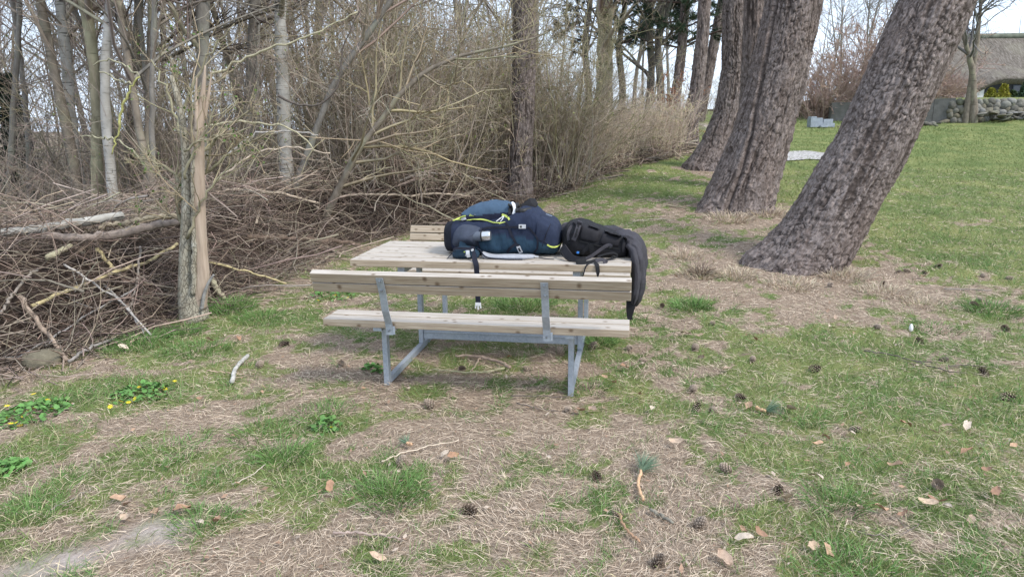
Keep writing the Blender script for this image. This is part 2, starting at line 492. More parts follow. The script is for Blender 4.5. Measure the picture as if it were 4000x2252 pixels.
F = np.stack([idx[:-1, :-1], idx[:-1, 1:], idx[1:, 1:], idx[1:, :-1]], -1).reshape(-1, 4)
gm = green(X.ravel(), Y.ravel()); sm = soil(X.ravel(), Y.ravel()); wm = sstep(-.2, .8, wood(X.ravel(), Y.ravel()))
def m_ground():
    m = Mt("ground_turf", 0.95, 0.1)
    v = m.coord((1, 1, 1)); a = m.n("Attribute", attribute_name="Col"); sp = m.n("SeparateColor"); m.l(a.outputs["Color"], sp.inputs[0])
    nf = m.noise(v, 70, 5, .7); nm = m.noise(v, 8, 4); nn = m.noise(v, 22, 4, .65)
    straw = m.ramp(nf, [(.25, (.10, .073, .053)), (.45, (.25, .187, .138)), (.62, (.40, .315, .24)), (.8, (.52, .43, .34))])  # dark stops: humus colour, also painted shade for the gaps between straws
    straw = m.mix(m.ramp(nm, [(.4, 0), (.7, .6)]), straw, (.29, .215, .155))
    grass = m.ramp(nf, [(.25, (.055, .07, .025)), (.5, (.115, .155, .05)), (.75, (.225, .27, .10))])
    grass = m.mix(m.ramp(m.noise(v, 1.4, 4), [(.4, 0), (.7, .65)]), grass, (.31, .295, .12))
    gfac = m.n("Math", operation='ADD'); gg = m.n("Math", operation='MULTIPLY_ADD'); gg.inputs[1].default_value = .9; gg.inputs[2].default_value = -.45
    m.l(nn, gg.inputs[0]); m.l(gg.outputs[0], gfac.inputs[0]); m.l(sp.outputs[0], gfac.inputs[1])
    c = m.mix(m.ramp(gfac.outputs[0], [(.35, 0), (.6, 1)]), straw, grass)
    leaf = m.ramp(m.noise(v, 30, 4, .7), [(.3, (.08, .06, .045)), (.5, (.19, .14, .105)), (.7, (.30, .225, .165))])
    leaf = m.mix(m.ramp(m.noise(v, 1.1, 3), [(.55, 0), (.65, .7)]), leaf, (.10, .15, .05))
    c = m.mix(sp.outputs[2], c, leaf)
    soilc = m.ramp(m.noise(v, 60, 5), [(.3, (.33, .27, .235)), (.7, (.50, .43, .385))])
    c = m.mix(sp.outputs[1], c, soilc)
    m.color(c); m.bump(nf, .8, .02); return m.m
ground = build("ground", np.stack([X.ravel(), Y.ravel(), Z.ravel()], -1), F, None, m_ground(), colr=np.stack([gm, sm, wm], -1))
tag(ground, kind="structure")

# grass blades, dry needles and straw
r2 = np.random.default_rng(21)
def scatter(n, y0, y1, pw, xw=.86, xo=1.0):
    u = r2.random(n); e = 2 - pw            # density per area ~ y^-pw
    y = (y0 ** e + u * (y1 ** e - y0 ** e)) ** (1 / e)
    x = (r2.random(n) * 2 - 1) * (xw * y + xo)
    return x, y
def zg(x, y):
    return H(x, y) + np.exp(-np.maximum(0, np.hypot(x, y - 4) - 8) / 4) * (.03 * (fbm2(x, y, 2.6, 3, 7.) - .5) + .025 * (fbm2(x, y, 9, 2, 1.) - .5)) - .012
def ribbons(P0, D, side_, Ln, W, bend, C, lie):
    """two-piece pointed blades"""
    P1 = P0 + D * (Ln * .55)[:, None]
    D2 = norm(D + bend); P2 = P1 + D2 * (Ln * .45)[:, None]
    s = side_ * (W / 2)[:, None]
    V = np.stack([P0 - s, P0 + s, P1 + s * .8, P1 - s * .8, P2], 1)
    n = len(P0); b = np.arange(n)[:, None] * 5
    F4 = b + np.array([[0, 1, 2, 3]]); F3 = b + np.array([[3, 2, 4]])
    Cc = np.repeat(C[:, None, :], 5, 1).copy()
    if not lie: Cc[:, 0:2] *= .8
    return V.reshape(-1, 3), F4, F3, Cc.reshape(-1, 3)
x, y = scatter(330000, 1.5, 26, 1.75)
g = green(x, y); so = soil(x, y); wd = wood(x, y)
n2 = fbm2(x, y, 5.0, 2, 33.)
keep = (r2.random(len(x)) < np.clip((g - .16) * 1.5, 0.06, 1)) & (r2.random(len(x)) > so * .95) & (wd < .6)
x, y, g, n2 = x[keep], y[keep], g[keep], n2[keep]
n = len(x)
P0 = np.stack([x, y, zg(x, y) - .004], -1)
az = r2.uniform(0, 2 * np.pi, n); tl = r2.uniform(.25, 1.15, n)
D = np.stack([np.cos(az) * np.sin(tl), np.sin(az) * np.sin(tl), np.cos(tl)], -1)
sd = norm(np.cross(D, r2.normal(0, 1, (n, 3))))
Ln = r2.uniform(.022, .06, n) * (0.7 + .9 * np.clip(g, 0, 1)) * (.55 + 1.1 * n2)
W = np.maximum(r2.uniform(.0016, .0034, n), .0005 * y)
t = r2.random(n)[:, None]
C = np.array([[.105, .18, .048]]) * (1 - t) + np.array([[.265, .335, .115]]) * t
blu = (n2 > .52)[:, None]; C = np.where(blu, C * np.array([[.72, .92, .85]]), C)
yel = (r2.random(n) < .2)[:, None]; C = np.where(yel, np.array([[.50, .44, .27]]) * r2.uniform(.7, 1.2, (n, 1)), C)
far_ = sstep(7, 13, y)[:, None]; C = C * (1 - .75 * far_) + np.array([[.245, .29, .105]]) * .75 * far_
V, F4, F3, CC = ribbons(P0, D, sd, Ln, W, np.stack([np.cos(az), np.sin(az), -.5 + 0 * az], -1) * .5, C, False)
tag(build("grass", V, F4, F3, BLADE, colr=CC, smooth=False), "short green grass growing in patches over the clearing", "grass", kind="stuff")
x, y = scatter(250000, 1.5, 14, 1.8)
g = green(x, y); so = soil(x, y); wd = wood(x, y)
keep = (r2.random(len(x)) < np.clip(1.15 - g * .85, .3, 1)) & (r2.random(len(x)) > so * .9) & (wd < .5)
x, y = x[keep], y[keep]; n = len(x)
flow = fbm2(x, y, 1.6, 2, 51.) * 7 + r2.normal(0, .75, n)
pl = r2.normal(.10, .16, n)
D = np.stack([np.cos(flow) * np.cos(pl), np.sin(flow) * np.cos(pl), np.sin(pl)], -1)
Ln = r2.uniform(.03, .10, n)
P0 = np.stack([x, y, zg(x, y) + r2.uniform(0, .03, n) * r2.random(n)], -1)
sd = norm(np.cross(D, np.array([[0, 0, 1.]]) + r2.normal(0, .4, (n, 3))))
W = np.maximum(r2.uniform(.0012, .0026, n), .0006 * y)
t = r2.random(n)[:, None]
C = np.array([[.33, .24, .165]]) * (1 - t) + np.array([[.72, .59, .45]]) * t
dk = (r2.random(n) < .26)[:, None]; C = np.where(dk, C * .5, C)
V, F4, F3, CC = ribbons(P0, D, sd, Ln, W, np.stack([0 * flow, 0 * flow, -pl * 2 - .1], -1) + r2.normal(0, .2, (n, 3)), C, True)
tag(build("dry_straw", V, F4, F3, BLADE, colr=CC, smooth=False), "dry tan grass and fallen pine needles matted over the ground", "straw", kind="stuff")

# ------------------------------------------------------------------ pine trunks with plated bark
def vor(u, v, nx_, seed):
    """cells: distance to the border, a random value per cell, height within the cell"""
    rr = np.random.default_rng(seed); ny_ = int(v.max()) + 4
    J = rr.random((nx_, ny_, 3))
    iu = np.floor(u).astype(int); iv = np.floor(v).astype(int)
    f1 = np.full(u.shape, 9.0); f2 = np.full(u.shape, 9.0); rv_ = np.zeros(u.shape); dv_ = np.zeros(u.shape)
    for du in (-1, 0, 1):
        for dv in (-1, 0, 1):
            cu, cv = iu + du, iv + dv
            j = J[cu % nx_, np.clip(cv, 0, ny_ - 1)]
            ov = v - (cv + j[..., 1]); d = np.hypot(cu + j[..., 0] - u, ov)
            nr = d < f1
            f2 = np.where(nr, f1, np.minimum(f2, d)); f1 = np.minimum(f1, d)
            rv_ = np.where(nr, j[..., 2], rv_); dv_ = np.where(nr, ov, dv_)
    return f2 - f1, rv_, dv_
def fdist(p): return p[1] * math.cos(PITCH) - (p[2] - CAM_H) * math.sin(PITCH)
def pine_trunk(pts, y0, dy, top, M, N, seed, depth=.022, flare=.35, seam=None, plate=(.062, .15)):
    """pts: (vx, vy, width) seen points up the trunk; dy: lean away per metre of rise"""
    C = []; R = []
    for (vx, vy, w) in pts:
        yy = y0
        for _ in range(3):
            p = A(vx, vy, yy); yy = y0 + dy * max(0, p[2] - H(p[0], y0))
        C.append(p); R.append(w / 2 / 1768.0 * fdist(p))
    C = np.array(C); R = np.array(R)
    d0 = norm(C[1] - C[0]); C = np.vstack([C[0] - d0 * .35, C]); R = np.concatenate([[R[0]], R])
    d1 = norm(C[-1] - C[-2]); n_ex = 4; p = C[-1]; rr = R[-1]
    while p[2] < top:
        d1 = norm(d1 + np.array([0, 0, .12])); p = p + d1 * .8; rr *= .955
        C = np.vstack([C, p]); R = np.append(R, rr)
    s = np.concatenate([[0], np.cumsum(np.linalg.norm(np.diff(C, axis=0), axis=1))])
    # points denser low down where the trunk is seen
    u = np.linspace(0, 1, N); vis = s[len(pts)]
    ss = np.where(u < .85, u / .85 * vis, vis + (u - .85) / .15 * (s[-1] - vis))
    Q = np.stack([np.interp(ss, s, C[:, k]) for k in range(3)], -1)
    for _ in range(12): Q[1:-1] = (Q[:-2] + 2 * Q[1:-1] + Q[2:]) / 4
    Rr = np.interp(ss, s, R)
    T = norm(np.gradient(Q, axis=0)); n1 = norm(np.cross(T, np.array([0, 1., 0]))); n2 = np.cross(T, n1)
    th = np.linspace(0, 2 * np.pi, M, endpoint=False)
    TH, SS = np.meshgrid(th, ss); RR = Rr[:, None]
    Rm = R[1:len(pts)].mean()
    nxp = max(6, int(round(2 * np.pi * Rm / plate[0])))
    cyl = np.stack([np.cos(TH) * Rm, np.sin(TH) * Rm, SS], -1)
    wu = (fbm(cyl * np.array([9, 9, 4.]) + seed, 3) - .5) * 2.2; wv = (fbm(cyl * np.array([7, 7, 4.]) + seed + 31, 3) - .5) * 2.2
    big, rb, db = vor(TH / (2 * np.pi) * nxp + wu, SS / plate[1] + 1.5 + wv, nxp, seed)
    fin, rf_, df = vor(TH / (2 * np.pi) * nxp * 2 + wu * 2.4, SS / plate[1] * 2.4 + 1.5 + wv * 2.4, nxp * 2, seed + 1)
    brk = sstep(.36, .58, fbm(cyl * np.array([6, 6, 2.5]) + seed + 90, 3))
    crack = (1 - np.clip(big * 6.0, 0, 1)) * (.25 + .75 * brk)
    fcr = (1 - np.clip(fin * 5.0, 0, 1)) * .35
    fur = fbm(cyl * np.array([17, 17, 1.5]) + seed + 5, 3)
    hgt = .8 - np.maximum(crack, fcr) - .6 * sstep(.42, .32, fur) + .45 * (rb - .5) - .35 * db + .4 * (rf_ - .5) - .25 * df
    lump = (fbm(cyl * np.array([3, 3, 1.2]) + seed + 60, 3) - .5) * .10 * RR
    fl = 1 + flare * np.exp(-np.maximum(0, SS - .35) / .3) * (0.7 + .5 * np.sin(TH * 5 + seed) * .6 + .3 * np.sin(TH * 3 + 1.3 * seed))
    rad = RR * fl + lump + (hgt - .7) * depth + (fbm(cyl * np.array([34, 34, 16.]) + seed, 3) - .5) * depth * 1.2
    if seam:
        for (t0, tw, wdt, dp) in seam:
            dth = np.angle(np.exp(1j * (TH - t0 - tw * SS + .25 * (fbm(cyl * 2.0 + 7, 2) - .5))))
            rad = rad - dp * np.exp(-(dth / wdt) ** 2) + dp * .6 * np.exp(-((dth + wdt * 1.9) / (wdt * 1.3)) ** 2)
            hgt = hgt * (1 - .8 * np.exp(-(dth / (wdt * .7)) ** 2))
    V = Q[:, None, :] + rad[..., None] * (np.cos(TH)[..., None] * n1[:, None, :] + np.sin(TH)[..., None] * n2[:, None, :])
    idx = np.arange(N * M).reshape(N, M)
    F = np.stack([idx[:-1], np.roll(idx[:-1], -1, 1), np.roll(idx[1:], -1, 1), idx[1:]], -1).reshape(-1, 4)
    return V.reshape(-1, 3), F, {"buv": cyl.reshape(-1, 3) + seed * .7}, hgt.ravel(), Q, Rr
NEEDLE = None
def pine(name, label, group, mat=PINE, limbs=0, **kw):
    pts = kw["pts"]
    V, F, at, hg, Q, Rr = pine_trunk(**kw)
    b = Vector((Q[0][0], Q[0][1], float(H(Q[0][0], Q[0][1]))))
    e = empty(name, b); tag(e, label, "tree", group)
    V = V - np.array(b)
    o = build("trunk", V, F, None, mat, e, attrs=at)
    h = np.clip(hg, 0, 1); c = np.ones((len(V), 4), np.float32); c[:, :3] = h[:, None]
    a = o.data.color_attributes.new("bh", 'FLOAT_COLOR', 'POINT'); a.data.foreach_set("color", c.ravel())
    return e, Q, Rr, b
def crown(e, b, Q, Rr, nl, zmin, Ll, seed, dens=70, nl_len=.16, colr=(.035, .06, .03), thin=.004):
    """limbs carrying needle clusters"""
    r = np.random.default_rng(seed)
    zi = np.where(Q[:, 2] > zmin)[0]
    k = r.choice(zi, nl); P0 = Q[k]; az = r.uniform(0, 2 * np.pi, nl)
    D0 = np.stack([np.cos(az), np.sin(az), r.uniform(-.1, .5, nl)], -1)
    Ln = r.uniform(.6, 1.15, nl) * Ll
    P = grow(P0, D0, Ln, 7, .12, .03, r); R = taper(np.full(nl, .035), 7, .25)
    p, d, l, r0 = side(P, R, nl * 7, .3, 1, (.4, 1.1), (.25, .5), .6, r)
    P2 = grow(p, d, l, 5, .15, .05, r); R2 = taper(r0, 5, .4, .004)
    V, F, C = merge([tubes(P, R, 5, tint(nl, (.10, .075, .06), .3, r)), tubes(P2, R2, 3, tint(len(P2), (.11, .085, .065), .3, r))])
    tag(build("branches", V - np.array(b), F, None, TWIG, e, colr=C), kind="stuff")
    m = len(P2) * dens
    i = r.integers(0, len(P2), m); t = r.uniform(.25, 1, m)
    q, tg = along(P2, i, t)
    dd = norm(tg * .8 + r.normal(0, .65, (m, 3)) + np.array([0, 0, .15]))
    ln = r.uniform(.6, 1.1, m) * nl_len
    sd = norm(np.cross(dd, r.normal(0, 1, (m, 3)))) * thin
    V = np.stack([q - sd, q + sd, q + dd * ln[:, None]], 1).reshape(-1, 3) - np.array(b)
    C = np.repeat(tint(m, colr, .45, r), 3, 0)
    tag(build("needles", V, None, np.arange(m * 3).reshape(-1, 3), BLADE, e, colr=C, smooth=False), kind="stuff")
GP = "tall pines along the lawn"
y1 = G(1990, 683)[1] + .35
pine("pine_tree", "thick pine leaning steeply to the right, nearest trunk beside the table", GP,
     pts=[(1984, 702, 205), (2059, 593, 186), (2125, 480, 178), (2190, 373, 174), (2262, 215, 172), (2341, 35, 172), (2410, -130, 165)], y0=y1, dy=.03, top=8.5, M=240, N=400, seed=2, depth=.017, flare=.2, plate=(.042, .085))
y2 = G(1850, 533)[1] + .35
pine("pine_tree", "massive straight pine with a deep twisting seam, second trunk from the table", GP,
     pts=[(1846, 548, 176), (1858, 500, 160), (1910, 350, 140), (1950, 210, 135), (1988, 35, 132), (2010, -130, 128)], y0=y2, dy=.03, top=8.5, M=220, N=400, seed=5, depth=.02, flare=.3, seam=[(2.62, .05, .10, .075), (1.15, -.16, .06, .05)], plate=(.042, .17))
y2b = y2 + 1.7
pine("pine_tree", "dark upright pine stem squeezed between the seamed pine and the one behind", GP,
     pts=[(1880, 480, 66), (1890, 300, 60), (1897, 120, 58), (1900, 0, 56), (1902, -150, 54)], y0=y2b, dy=.0, top=9, M=110, N=200, seed=8, depth=.02, plate=(.05, .16))
y3 = G(1788, 427)[1] + .3
pine("pine_tree", "rough brown pine with widely flared foot, third trunk from the table", GP,
     pts=[(1782, 434, 112), (1806, 370, 88), (1832, 290, 74), (1846, 175, 62), (1848, 0, 58), (1850, -120, 56)], y0=y3, dy=.02, top=10, M=180, N=320, seed=11, depth=.02, flare=.25, plate=(.045, .13))
y4 = G(1728, 369)[1] + .2
pine("pine_tree", "slim reddish pine trunk at the right end of the thicket", GP,
     pts=[(1726, 374, 50), (1735, 300, 41), (1751, 235, 35), (1767, 90, 32), (1772, 0, 31), (1775, -80, 30)], y0=y4, dy=.0, top=11, M=90, N=200, seed=14, depth=.022, plate=(.05, .16))
pine("pine_tree", "distant thin pine slanting right behind the slim reddish one", GP,
     pts=[(1752, 330, 30), (1778, 200, 27), (1806, 60, 25), (1818, 0, 25), (1826, -60, 25)], y0=26.0, dy=.0, top=12, M=50, N=110, seed=17, depth=.03, plate=(.08, .2))
e6, Q6, R6, b6 = pine("pine_tree", "distant pine with dark green needles left of the slim reddish one", GP,
     pts=[(1692, 290, 27), (1700, 230, 25), (1712, 150, 24), (1722, 30, 22), (1726, -60, 21)], y0=24.0, dy=.0, top=14, M=50, N=110, seed=20, depth=.03, plate=(.08, .2))
crown(e6, b6, Q6, R6, 44, 3.9, 2.2, 61, dens=80, thin=.010, nl_len=.22)
yc = G(1303, 509)[1] + .15
ec, Qc, Rc, bc = pine("pine_tree", "upright pine trunk standing in the thicket behind the blue backpack", GP,
     pts=[(1302, 514, 68), (1308, 420, 57), (1314, 300, 56), (1318, 150, 57), (1320, 0, 58), (1322, -150, 56)], y0=yc, dy=.0, top=9, M=140, N=320, seed=23, depth=.02, flare=.25, plate=(.045, .16))
# ------------------------------------------------------------------ picnic table
def m_wood():
    m = Mt("weathered_wood", 0.8, 0.2)
    oi = m.n("ObjectInfo"); tc = m.n("TexCoord")
    cb = m.n("CombineXYZ"); k = m.n("Math", operation='MULTIPLY'); k.inputs[1].default_value = 13.0
    m.l(oi.outputs["Random"], k.inputs[0]); m.l(k.outputs[0], cb.inputs[0]); m.l(k.outputs[0], cb.inputs[1])
    ad = m.n("VectorMath", operation='ADD'); m.l(tc.outputs["Object"], ad.inputs[0]); m.l(cb.outputs[0], ad.inputs[1])
    def mp(s):
        q = m.n("Mapping"); q.inputs["Scale"].default_value = s; m.l(ad.outputs[0], q.inputs["Vector"]); return q.outputs[0]
    gr = m.noise(mp((1.2, 26, 26)), 3.0, 6, .65, .5)
    fine = m.noise(mp((3, 120, 120)), 3.0, 3, .6)
    base = m.ramp(gr, [(.28, (.25, .19, .13)), (.5, (.41, .33, .24)), (.72, (.53, .45, .35))])
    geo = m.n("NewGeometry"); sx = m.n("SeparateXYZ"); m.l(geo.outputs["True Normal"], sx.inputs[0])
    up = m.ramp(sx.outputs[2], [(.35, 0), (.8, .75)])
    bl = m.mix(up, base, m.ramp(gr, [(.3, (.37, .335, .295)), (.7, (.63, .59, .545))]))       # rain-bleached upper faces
    bl = m.mix(m.ramp(fine, [(.3, .35), (.6, 0)]), bl, (.15, .11, .075))
    st = m.noise(mp((2.0, 7, 7)), 2.0, 3)
    bl = m.mix(m.ramp(st, [(.55, 0), (.72, .5)]), bl, (.35, .30, .225))                       # greenish weathering
    vo = m.n("TexVoronoi", feature='F1', voronoi_dimensions='2D'); vo.inputs["Scale"].default_value = 1.0
    sx2 = m.n("SeparateXYZ"); m.l(ad.outputs[0], sx2.inputs[0]); yz = m.n("Math", operation='ADD'); m.l(sx2.outputs[1], yz.inputs[0]); m.l(sx2.outputs[2], yz.inputs[1])
    cv2 = m.n("CombineXYZ"); m.l(sx2.outputs[0], cv2.inputs[0]); m.l(yz.outputs[0], cv2.inputs[1])
    q = m.n("Mapping"); q.inputs["Scale"].default_value = (6.0, 8.5, 1); m.l(cv2.outputs[0], q.inputs["Vector"]); m.l(q.outputs[0], vo.inputs["Vector"])
    kn = m.ramp(vo.outputs["Distance"], [(.02, .9), (.065, .55), (.115, 0)])
    bl = m.mix(kn, bl, (.13, .085, .05))
    m.color(bl); m.bump(m.mix(.5, gr, fine), .35, .004); return m.m
WOOD = m_wood()
def m_galv():
    m = Mt("galvanised_steel", .5, .5, .35); v = m.coord()
    vo = m.n("TexVoronoi", feature='F1'); vo.inputs["Scale"].default_value = 90; m.l(v, vo.inputs["Vector"])
    sp = m.n("SeparateColor"); m.l(vo.outputs["Color"], sp.inputs[0])
    c = m.ramp(sp.outputs[0], [(0, (.30, .34, .385)), (1, (.40, .44, .49))])
    c = m.mix(m.ramp(m.noise(v, 7, 4), [(.4, 0), (.75, .5)]), c, (.46, .49, .52))
    m.color(c); m.bump(m.noise(v, 120, 2), .08, .002); return m.m
GALV = m_galv()
BOLT = m_plain("bolt_steel", (.25, .27, .29), .4, .5, .7)
TX, TY, TH_ = -.1, 4.78, math.radians(9.582)
table = empty("picnic_table", (TX, TY, 0), -TH_)
tag(table, "picnic table with weathered wooden planks, attached benches and grey steel frame", "picnic table")
HL = .911
pw = .1205
for k in range(6):
    b0 = -.398 + k * (.796 - pw) / 5
    j = random.uniform(-.004, .004)
    box("table_plank", (-HL + j, b0, .685), (HL + j, b0 + pw, .73 + random.uniform(-.0015, .0015)), WOOD, table, .005)
for sgn in (-1, 1):
    for (b0, b1) in ((.627, .737), (.746, .856)):
        lo, hi = (b0, b1) if sgn > 0 else (-b1, -b0)
        box("seat_plank", (-HL, lo, .409), (HL, hi, .454 + random.uniform(-.001, .001)), WOOD, table, .005)
    # two leaning back boards
    lean = math.atan2(.047, .121)
    for (d0, d1) in ((0.0, .0575), (.0655, .124)):
        lo, hi = (.938 - .043, .938) if sgn > 0 else (-.938, -.938 + .043)
        rot = Matrix.Rotation(lean * -sgn, 3, 'X')
        box("back_board", (-HL - .003, lo, .642 + d0), (HL + .003, hi, .642 + d1), WOOD, table, .0025, rot=rot, piv=(0, .938 * sgn, .642))
    # flat steel arms carrying the back boards
    for ac in (-.492, .446):
        w = .021
        path = [(-.9895, .742), (-.9435, .637), (-.915, .53), (-.868, .44), (-.8615, .40), (-.8615, .372)]
        V = []
        for (b, z) in path:
            for (da, db) in ((-w, -.0035), (w, -.0035), (w, .0035), (-w, .0035)):
                V.append((ac + da, (b + db) * -sgn, z))
        n = len(path); idx = np.arange(n * 4).reshape(n, 4)
        F = np.stack([idx[:-1], idx[1:], np.roll(idx[1:], -1, 1), np.roll(idx[:-1], -1, 1)], -1).reshape(-1, 4)
        F = np.vstack([F, idx[0][::-1], idx[-1]])
        if sgn > 0: F = F[:, ::-1]
        arm = build("back_arm", np.array(V), F, None, GALV, table, smooth=False)
        bf = lambda q: sorted((q[0] * -sgn, q[1] * -sgn))
        l_, h_ = bf((-.858, -.80)); box("foot_plate", (ac - .02, l_, .395), (ac + .034, h_, .4075), GALV, arm, .001)
        l_, h_ = bf((-.8675, -.858)); box("foot_bracket", (ac + .0215, l_, .376), (ac + .034, h_, .425), GALV, arm, .001)
        for (b, z) in ((-.9825, .722), (-.956, .662), (-.866, .40)):
            l_, h_ = bf((b - .0125, b + .002)); box("bolt", (ac - .006, l_, z - .006), (ac + .006, h_, z + .006), BOLT, arm, .003)
    for ac in (-.575, .575):
        lo, hi = sorted((.7335 * sgn, .6885 * sgn))
        box("leg", (ac - .0165, lo, -.02), (ac + .0165, hi, .385), GALV, table, .003)
        lo, hi = sorted((.845 * sgn, .63 * sgn))
        box("seat_bearer", (ac - .026, lo, .386), (ac + .026, hi, .4082), GALV, table, .002)
for ac in (-.575, .575):
    box("table_leg", (ac - .0165, .02, .046), (ac + .0165, .066, .640), GALV, table, .003)
    box("top_bearer", (ac - .024, -.36, .641), (ac + .024, .36, .6842), GALV, table, .002)
    box("ground_runner", (ac - .016, -.688, .002), (ac + .016, .688, .045), GALV, table, .003)
rail = box("rail", (-.558, .03, .076), (.558, .056, .136), GALV, table, .003)
box("rail_flange", (-.55, .018, .127), (.55, .0295, .1345), GALV, rail, .001)

# ------------------------------------------------------------------ blue trekking rucksack
def m_cloth(name, c, rough=.75, sc=900, var=.18, bs=.25, attr=False, wrk=.5):
    m = Mt(name, rough, .25); v = m.coord()
    w = m.n("TexWave", wave_type='BANDS'); w.inputs["Scale"].default_value = sc / 10; m.l(v, w.inputs["Vector"])
    nz = m.noise(v, 18, 5)
    c = np.array(c)
    cc = m.ramp(nz, [(.3, c * (1 - var)), (.7, c * (1 + var))]) if not attr else m.mix(.6, m.attr(), m.ramp(nz, [(.3, 1 - var), (.7, 1 + var)]), 'MULTIPLY')
    m.color(cc)
    m.bump(m.mix(.25, m.noise(m.coord((1.6, 1, .7)), 34, 4, .6, .6), w.outputs[0]), wrk, .006); return m.m
NAVY = (.020, .029, .060); TEAL = (.027, .062, .102); STEEL = (.060, .105, .165); INK = (.010, .012, .020)
C_PACK = m_cloth("rucksack_fabric", NAVY, attr=True, wrk=.95)
C_STRAP = m_cloth("navy_webbing", (.014, .016, .028), .7, 2600)
C_MESH = m_cloth("grey_pocket_fabric", (.052, .062, .088), .8)
C_LIME = m_plain("lime_zip", (.60, .68, .16), .6, .3, var=.08)
C_PALE = m_cloth("pale_grey_padding", (.36, .37, .40), .85)
C_SILV = m_plain("silver_plastic", (.55, .56, .58), .35, .5, .2, var=.08)
C_BLK = m_cloth("black_fabric", (.014, .0135, .016), .7)
C_BLKW = m_cloth("black_webbing", (.017, .017, .019), .75, 2600)
C_GREY = m_cloth("charcoal_cloth", (.050, .047, .055), .75)
C_RUB = m_plain("black_rubber", (.012, .012, .012), .5, .4)
C_WHT = m_plain("white_plastic", (.72, .72, .72), .4, .5, var=.05)
pack = empty("trekking_backpack", (TX, TY, .73), -TH_)
tag(pack, "large navy and teal trekking backpack lying on its back on the table", "backpack")
ZB = .73
Z2 = lambda zx, zy: (-.40825 + 3.575e-4 * zx - 4.3e-6 * zy, 1.13689 + 5.9e-6 * zx - 3.548e-4 * zy - ZB)     # side view of the pack: along, up
def pc(V):
    a, b, z = V[:, 0], V[:, 1], V[:, 2] + ZB
    c = np.tile(np.array(NAVY), (len(V), 1))
    c[(z < .882 - .03 * sstep(0, .3, a)) & (a > -.12)] = TEAL
    c[a < -.275] = INK
    c[z < .745] = INK
    return c
kb = [(-.346, -.06, .05, .08, .14), (-.340, -.13, .10, .03, .185), (-.325, -.165, .13, .012, .205), (-.28, -.185, .145, .004, .225), (-.2, -.198, .15, 0, .245), (-.08, -.205, .155, 0, .262), (.05, -.208, .155, 0, .275),
      (.14, -.205, .155, 0, .298), (.2, -.2, .15, .0, .318), (.27, -.195, .15, .002, .312), (.31, -.185, .14, .006, .275), (.35, -.17, .13, .01, .25), (.37, -.1, .08, .06, .2)]
body = loft("body", kb, 96, 150, C_PACK, pack, 3.4, .010, (30, 24, 11), colf=pc)
def lc(V):
    a, z = V[:, 0], V[:, 2] + ZB
    c = np.tile(np.array((.023, .032, .062)), (len(V), 1))
    c[(z < .84 - .42 * (a - .305))] = (.030, .066, .100)
    c[z < .745] = INK
    return c
kl = [(.292, -.16, .12, .02, .25), (.296, -.198, .15, .004, .272), (.33, -.203, .152, .0, .268), (.37, -.2, .15, .002, .262), (.405, -.188, .14, .008, .240), (.43, -.165, .12, .025, .205), (.443, -.12, .08, .06, .155), (.447, -.05, .02, .09, .12)]
lid = loft("lid", kl, 96, 60, C_PACK, pack, 2.9, .009, (20, 24, 16), seed=4, colf=lc)
def fc(V):
    c = np.tile(np.array(STEEL), (len(V), 1))
    c[(V[:, 2] + ZB < 1.012 + .012 * np.sin(V[:, 0] * 9))] = (.018, .022, .046)
    return c
kf = [(-.228, -.10, .06, .19, .262), (-.222, -.135, .09, .18, .283), (-.19, -.15, .10, .18, .305), (-.11, -.158, .105, .18, .345), (-.02, -.16, .105, .18, .354), (.06, -.158, .105, .18, .348), (.118, -.15, .10, .2, .338), (.124, -.10, .06, .23, .31)]
fp = loft("front_pocket", kf, 96, 90, C_PACK, pack, 2.6, .006, (30, 16, 14), seed=8, colf=fc)
bvP = bvh_of([body, lid, fp])
def onp(zx, zy, lift=.004):
    a, z = Z2(zx, zy); return (a, hit_b(bvP, a, z, -.18) - lift, z)
def pstrip(name, pts, w, mat, parent=pack, lift=.004, thick=.003, sub=6):
    D = []
    for k in range(len(pts) - 1):
        for t in np.linspace(0, 1, 5, endpoint=False):
            D.append(onp(pts[k][0] * (1 - t) + pts[k + 1][0] * t, pts[k][1] * (1 - t) + pts[k + 1][1] * t, lift))
    D.append(onp(*pts[-1], lift))
    D = np.array(D); T = norm(np.gradient(D, axis=0))
    W = np.cross(T, np.array([0, -1., 0]) + 0 * T)
    if np.ndim(w): w = np.interp(np.linspace(0, 1, len(D)), np.linspace(0, 1, len(w)), w)
    return strip(name, D, w, mat, parent, thick, W, 2)
zipo = pstrip("zip", [(660, 488), (800, 476), (950, 472), (1060, 495), (1180, 525), (1310, 528), (1410, 508)], [.004, .009, .011, .010, .011, .009, .003], C_LIME, lift=.003)
pstrip("zip_teeth", [(760, 484), (950, 486), (1060, 508), (1180, 532), (1300, 536)], .0035, C_STRAP, zipo, lift=.0065, thick=.002)
loop = pstrip("pull_loop", [(640, 408), (575, 420), (520, 448), (420, 480), (410, 500), (440, 512), (540, 486), (560, 470)], .008, C_LIME, lift=.008)
pstrip("cord_lock", [(560, 478), (650, 452)], .016, C_SILV, loop, lift=.010, thick=.008)
pstrip("compression_strap", [(985, 655), (1060, 615), (1250, 606), (1480, 600), (1680, 598)], .015, C_STRAP, lift=.006)
bk = pstrip("buckle", [(1668, 588), (1795, 590)], .026, C_SILV, lift=.010, thick=.009)
pstrip("buckle_slot", [(1690, 589), (1725, 590)], .014, C_RUB, bk, lift=.0155, thick=.003)
pstrip("compression_strap", [(1440, 1080), (1500, 1000), (1590, 925), (1650, 930), (1680, 965)], .017, C_STRAP, lift=.007)
bk2 = pstrip("buckle", [(1655, 960), (1700, 1085)], .024, C_SILV, lift=.011, thick=.009)
pstrip("buckle_slot", [(1666, 990), (1690, 1058)], .012, C_RUB, bk2, lift=.0165, thick=.003)
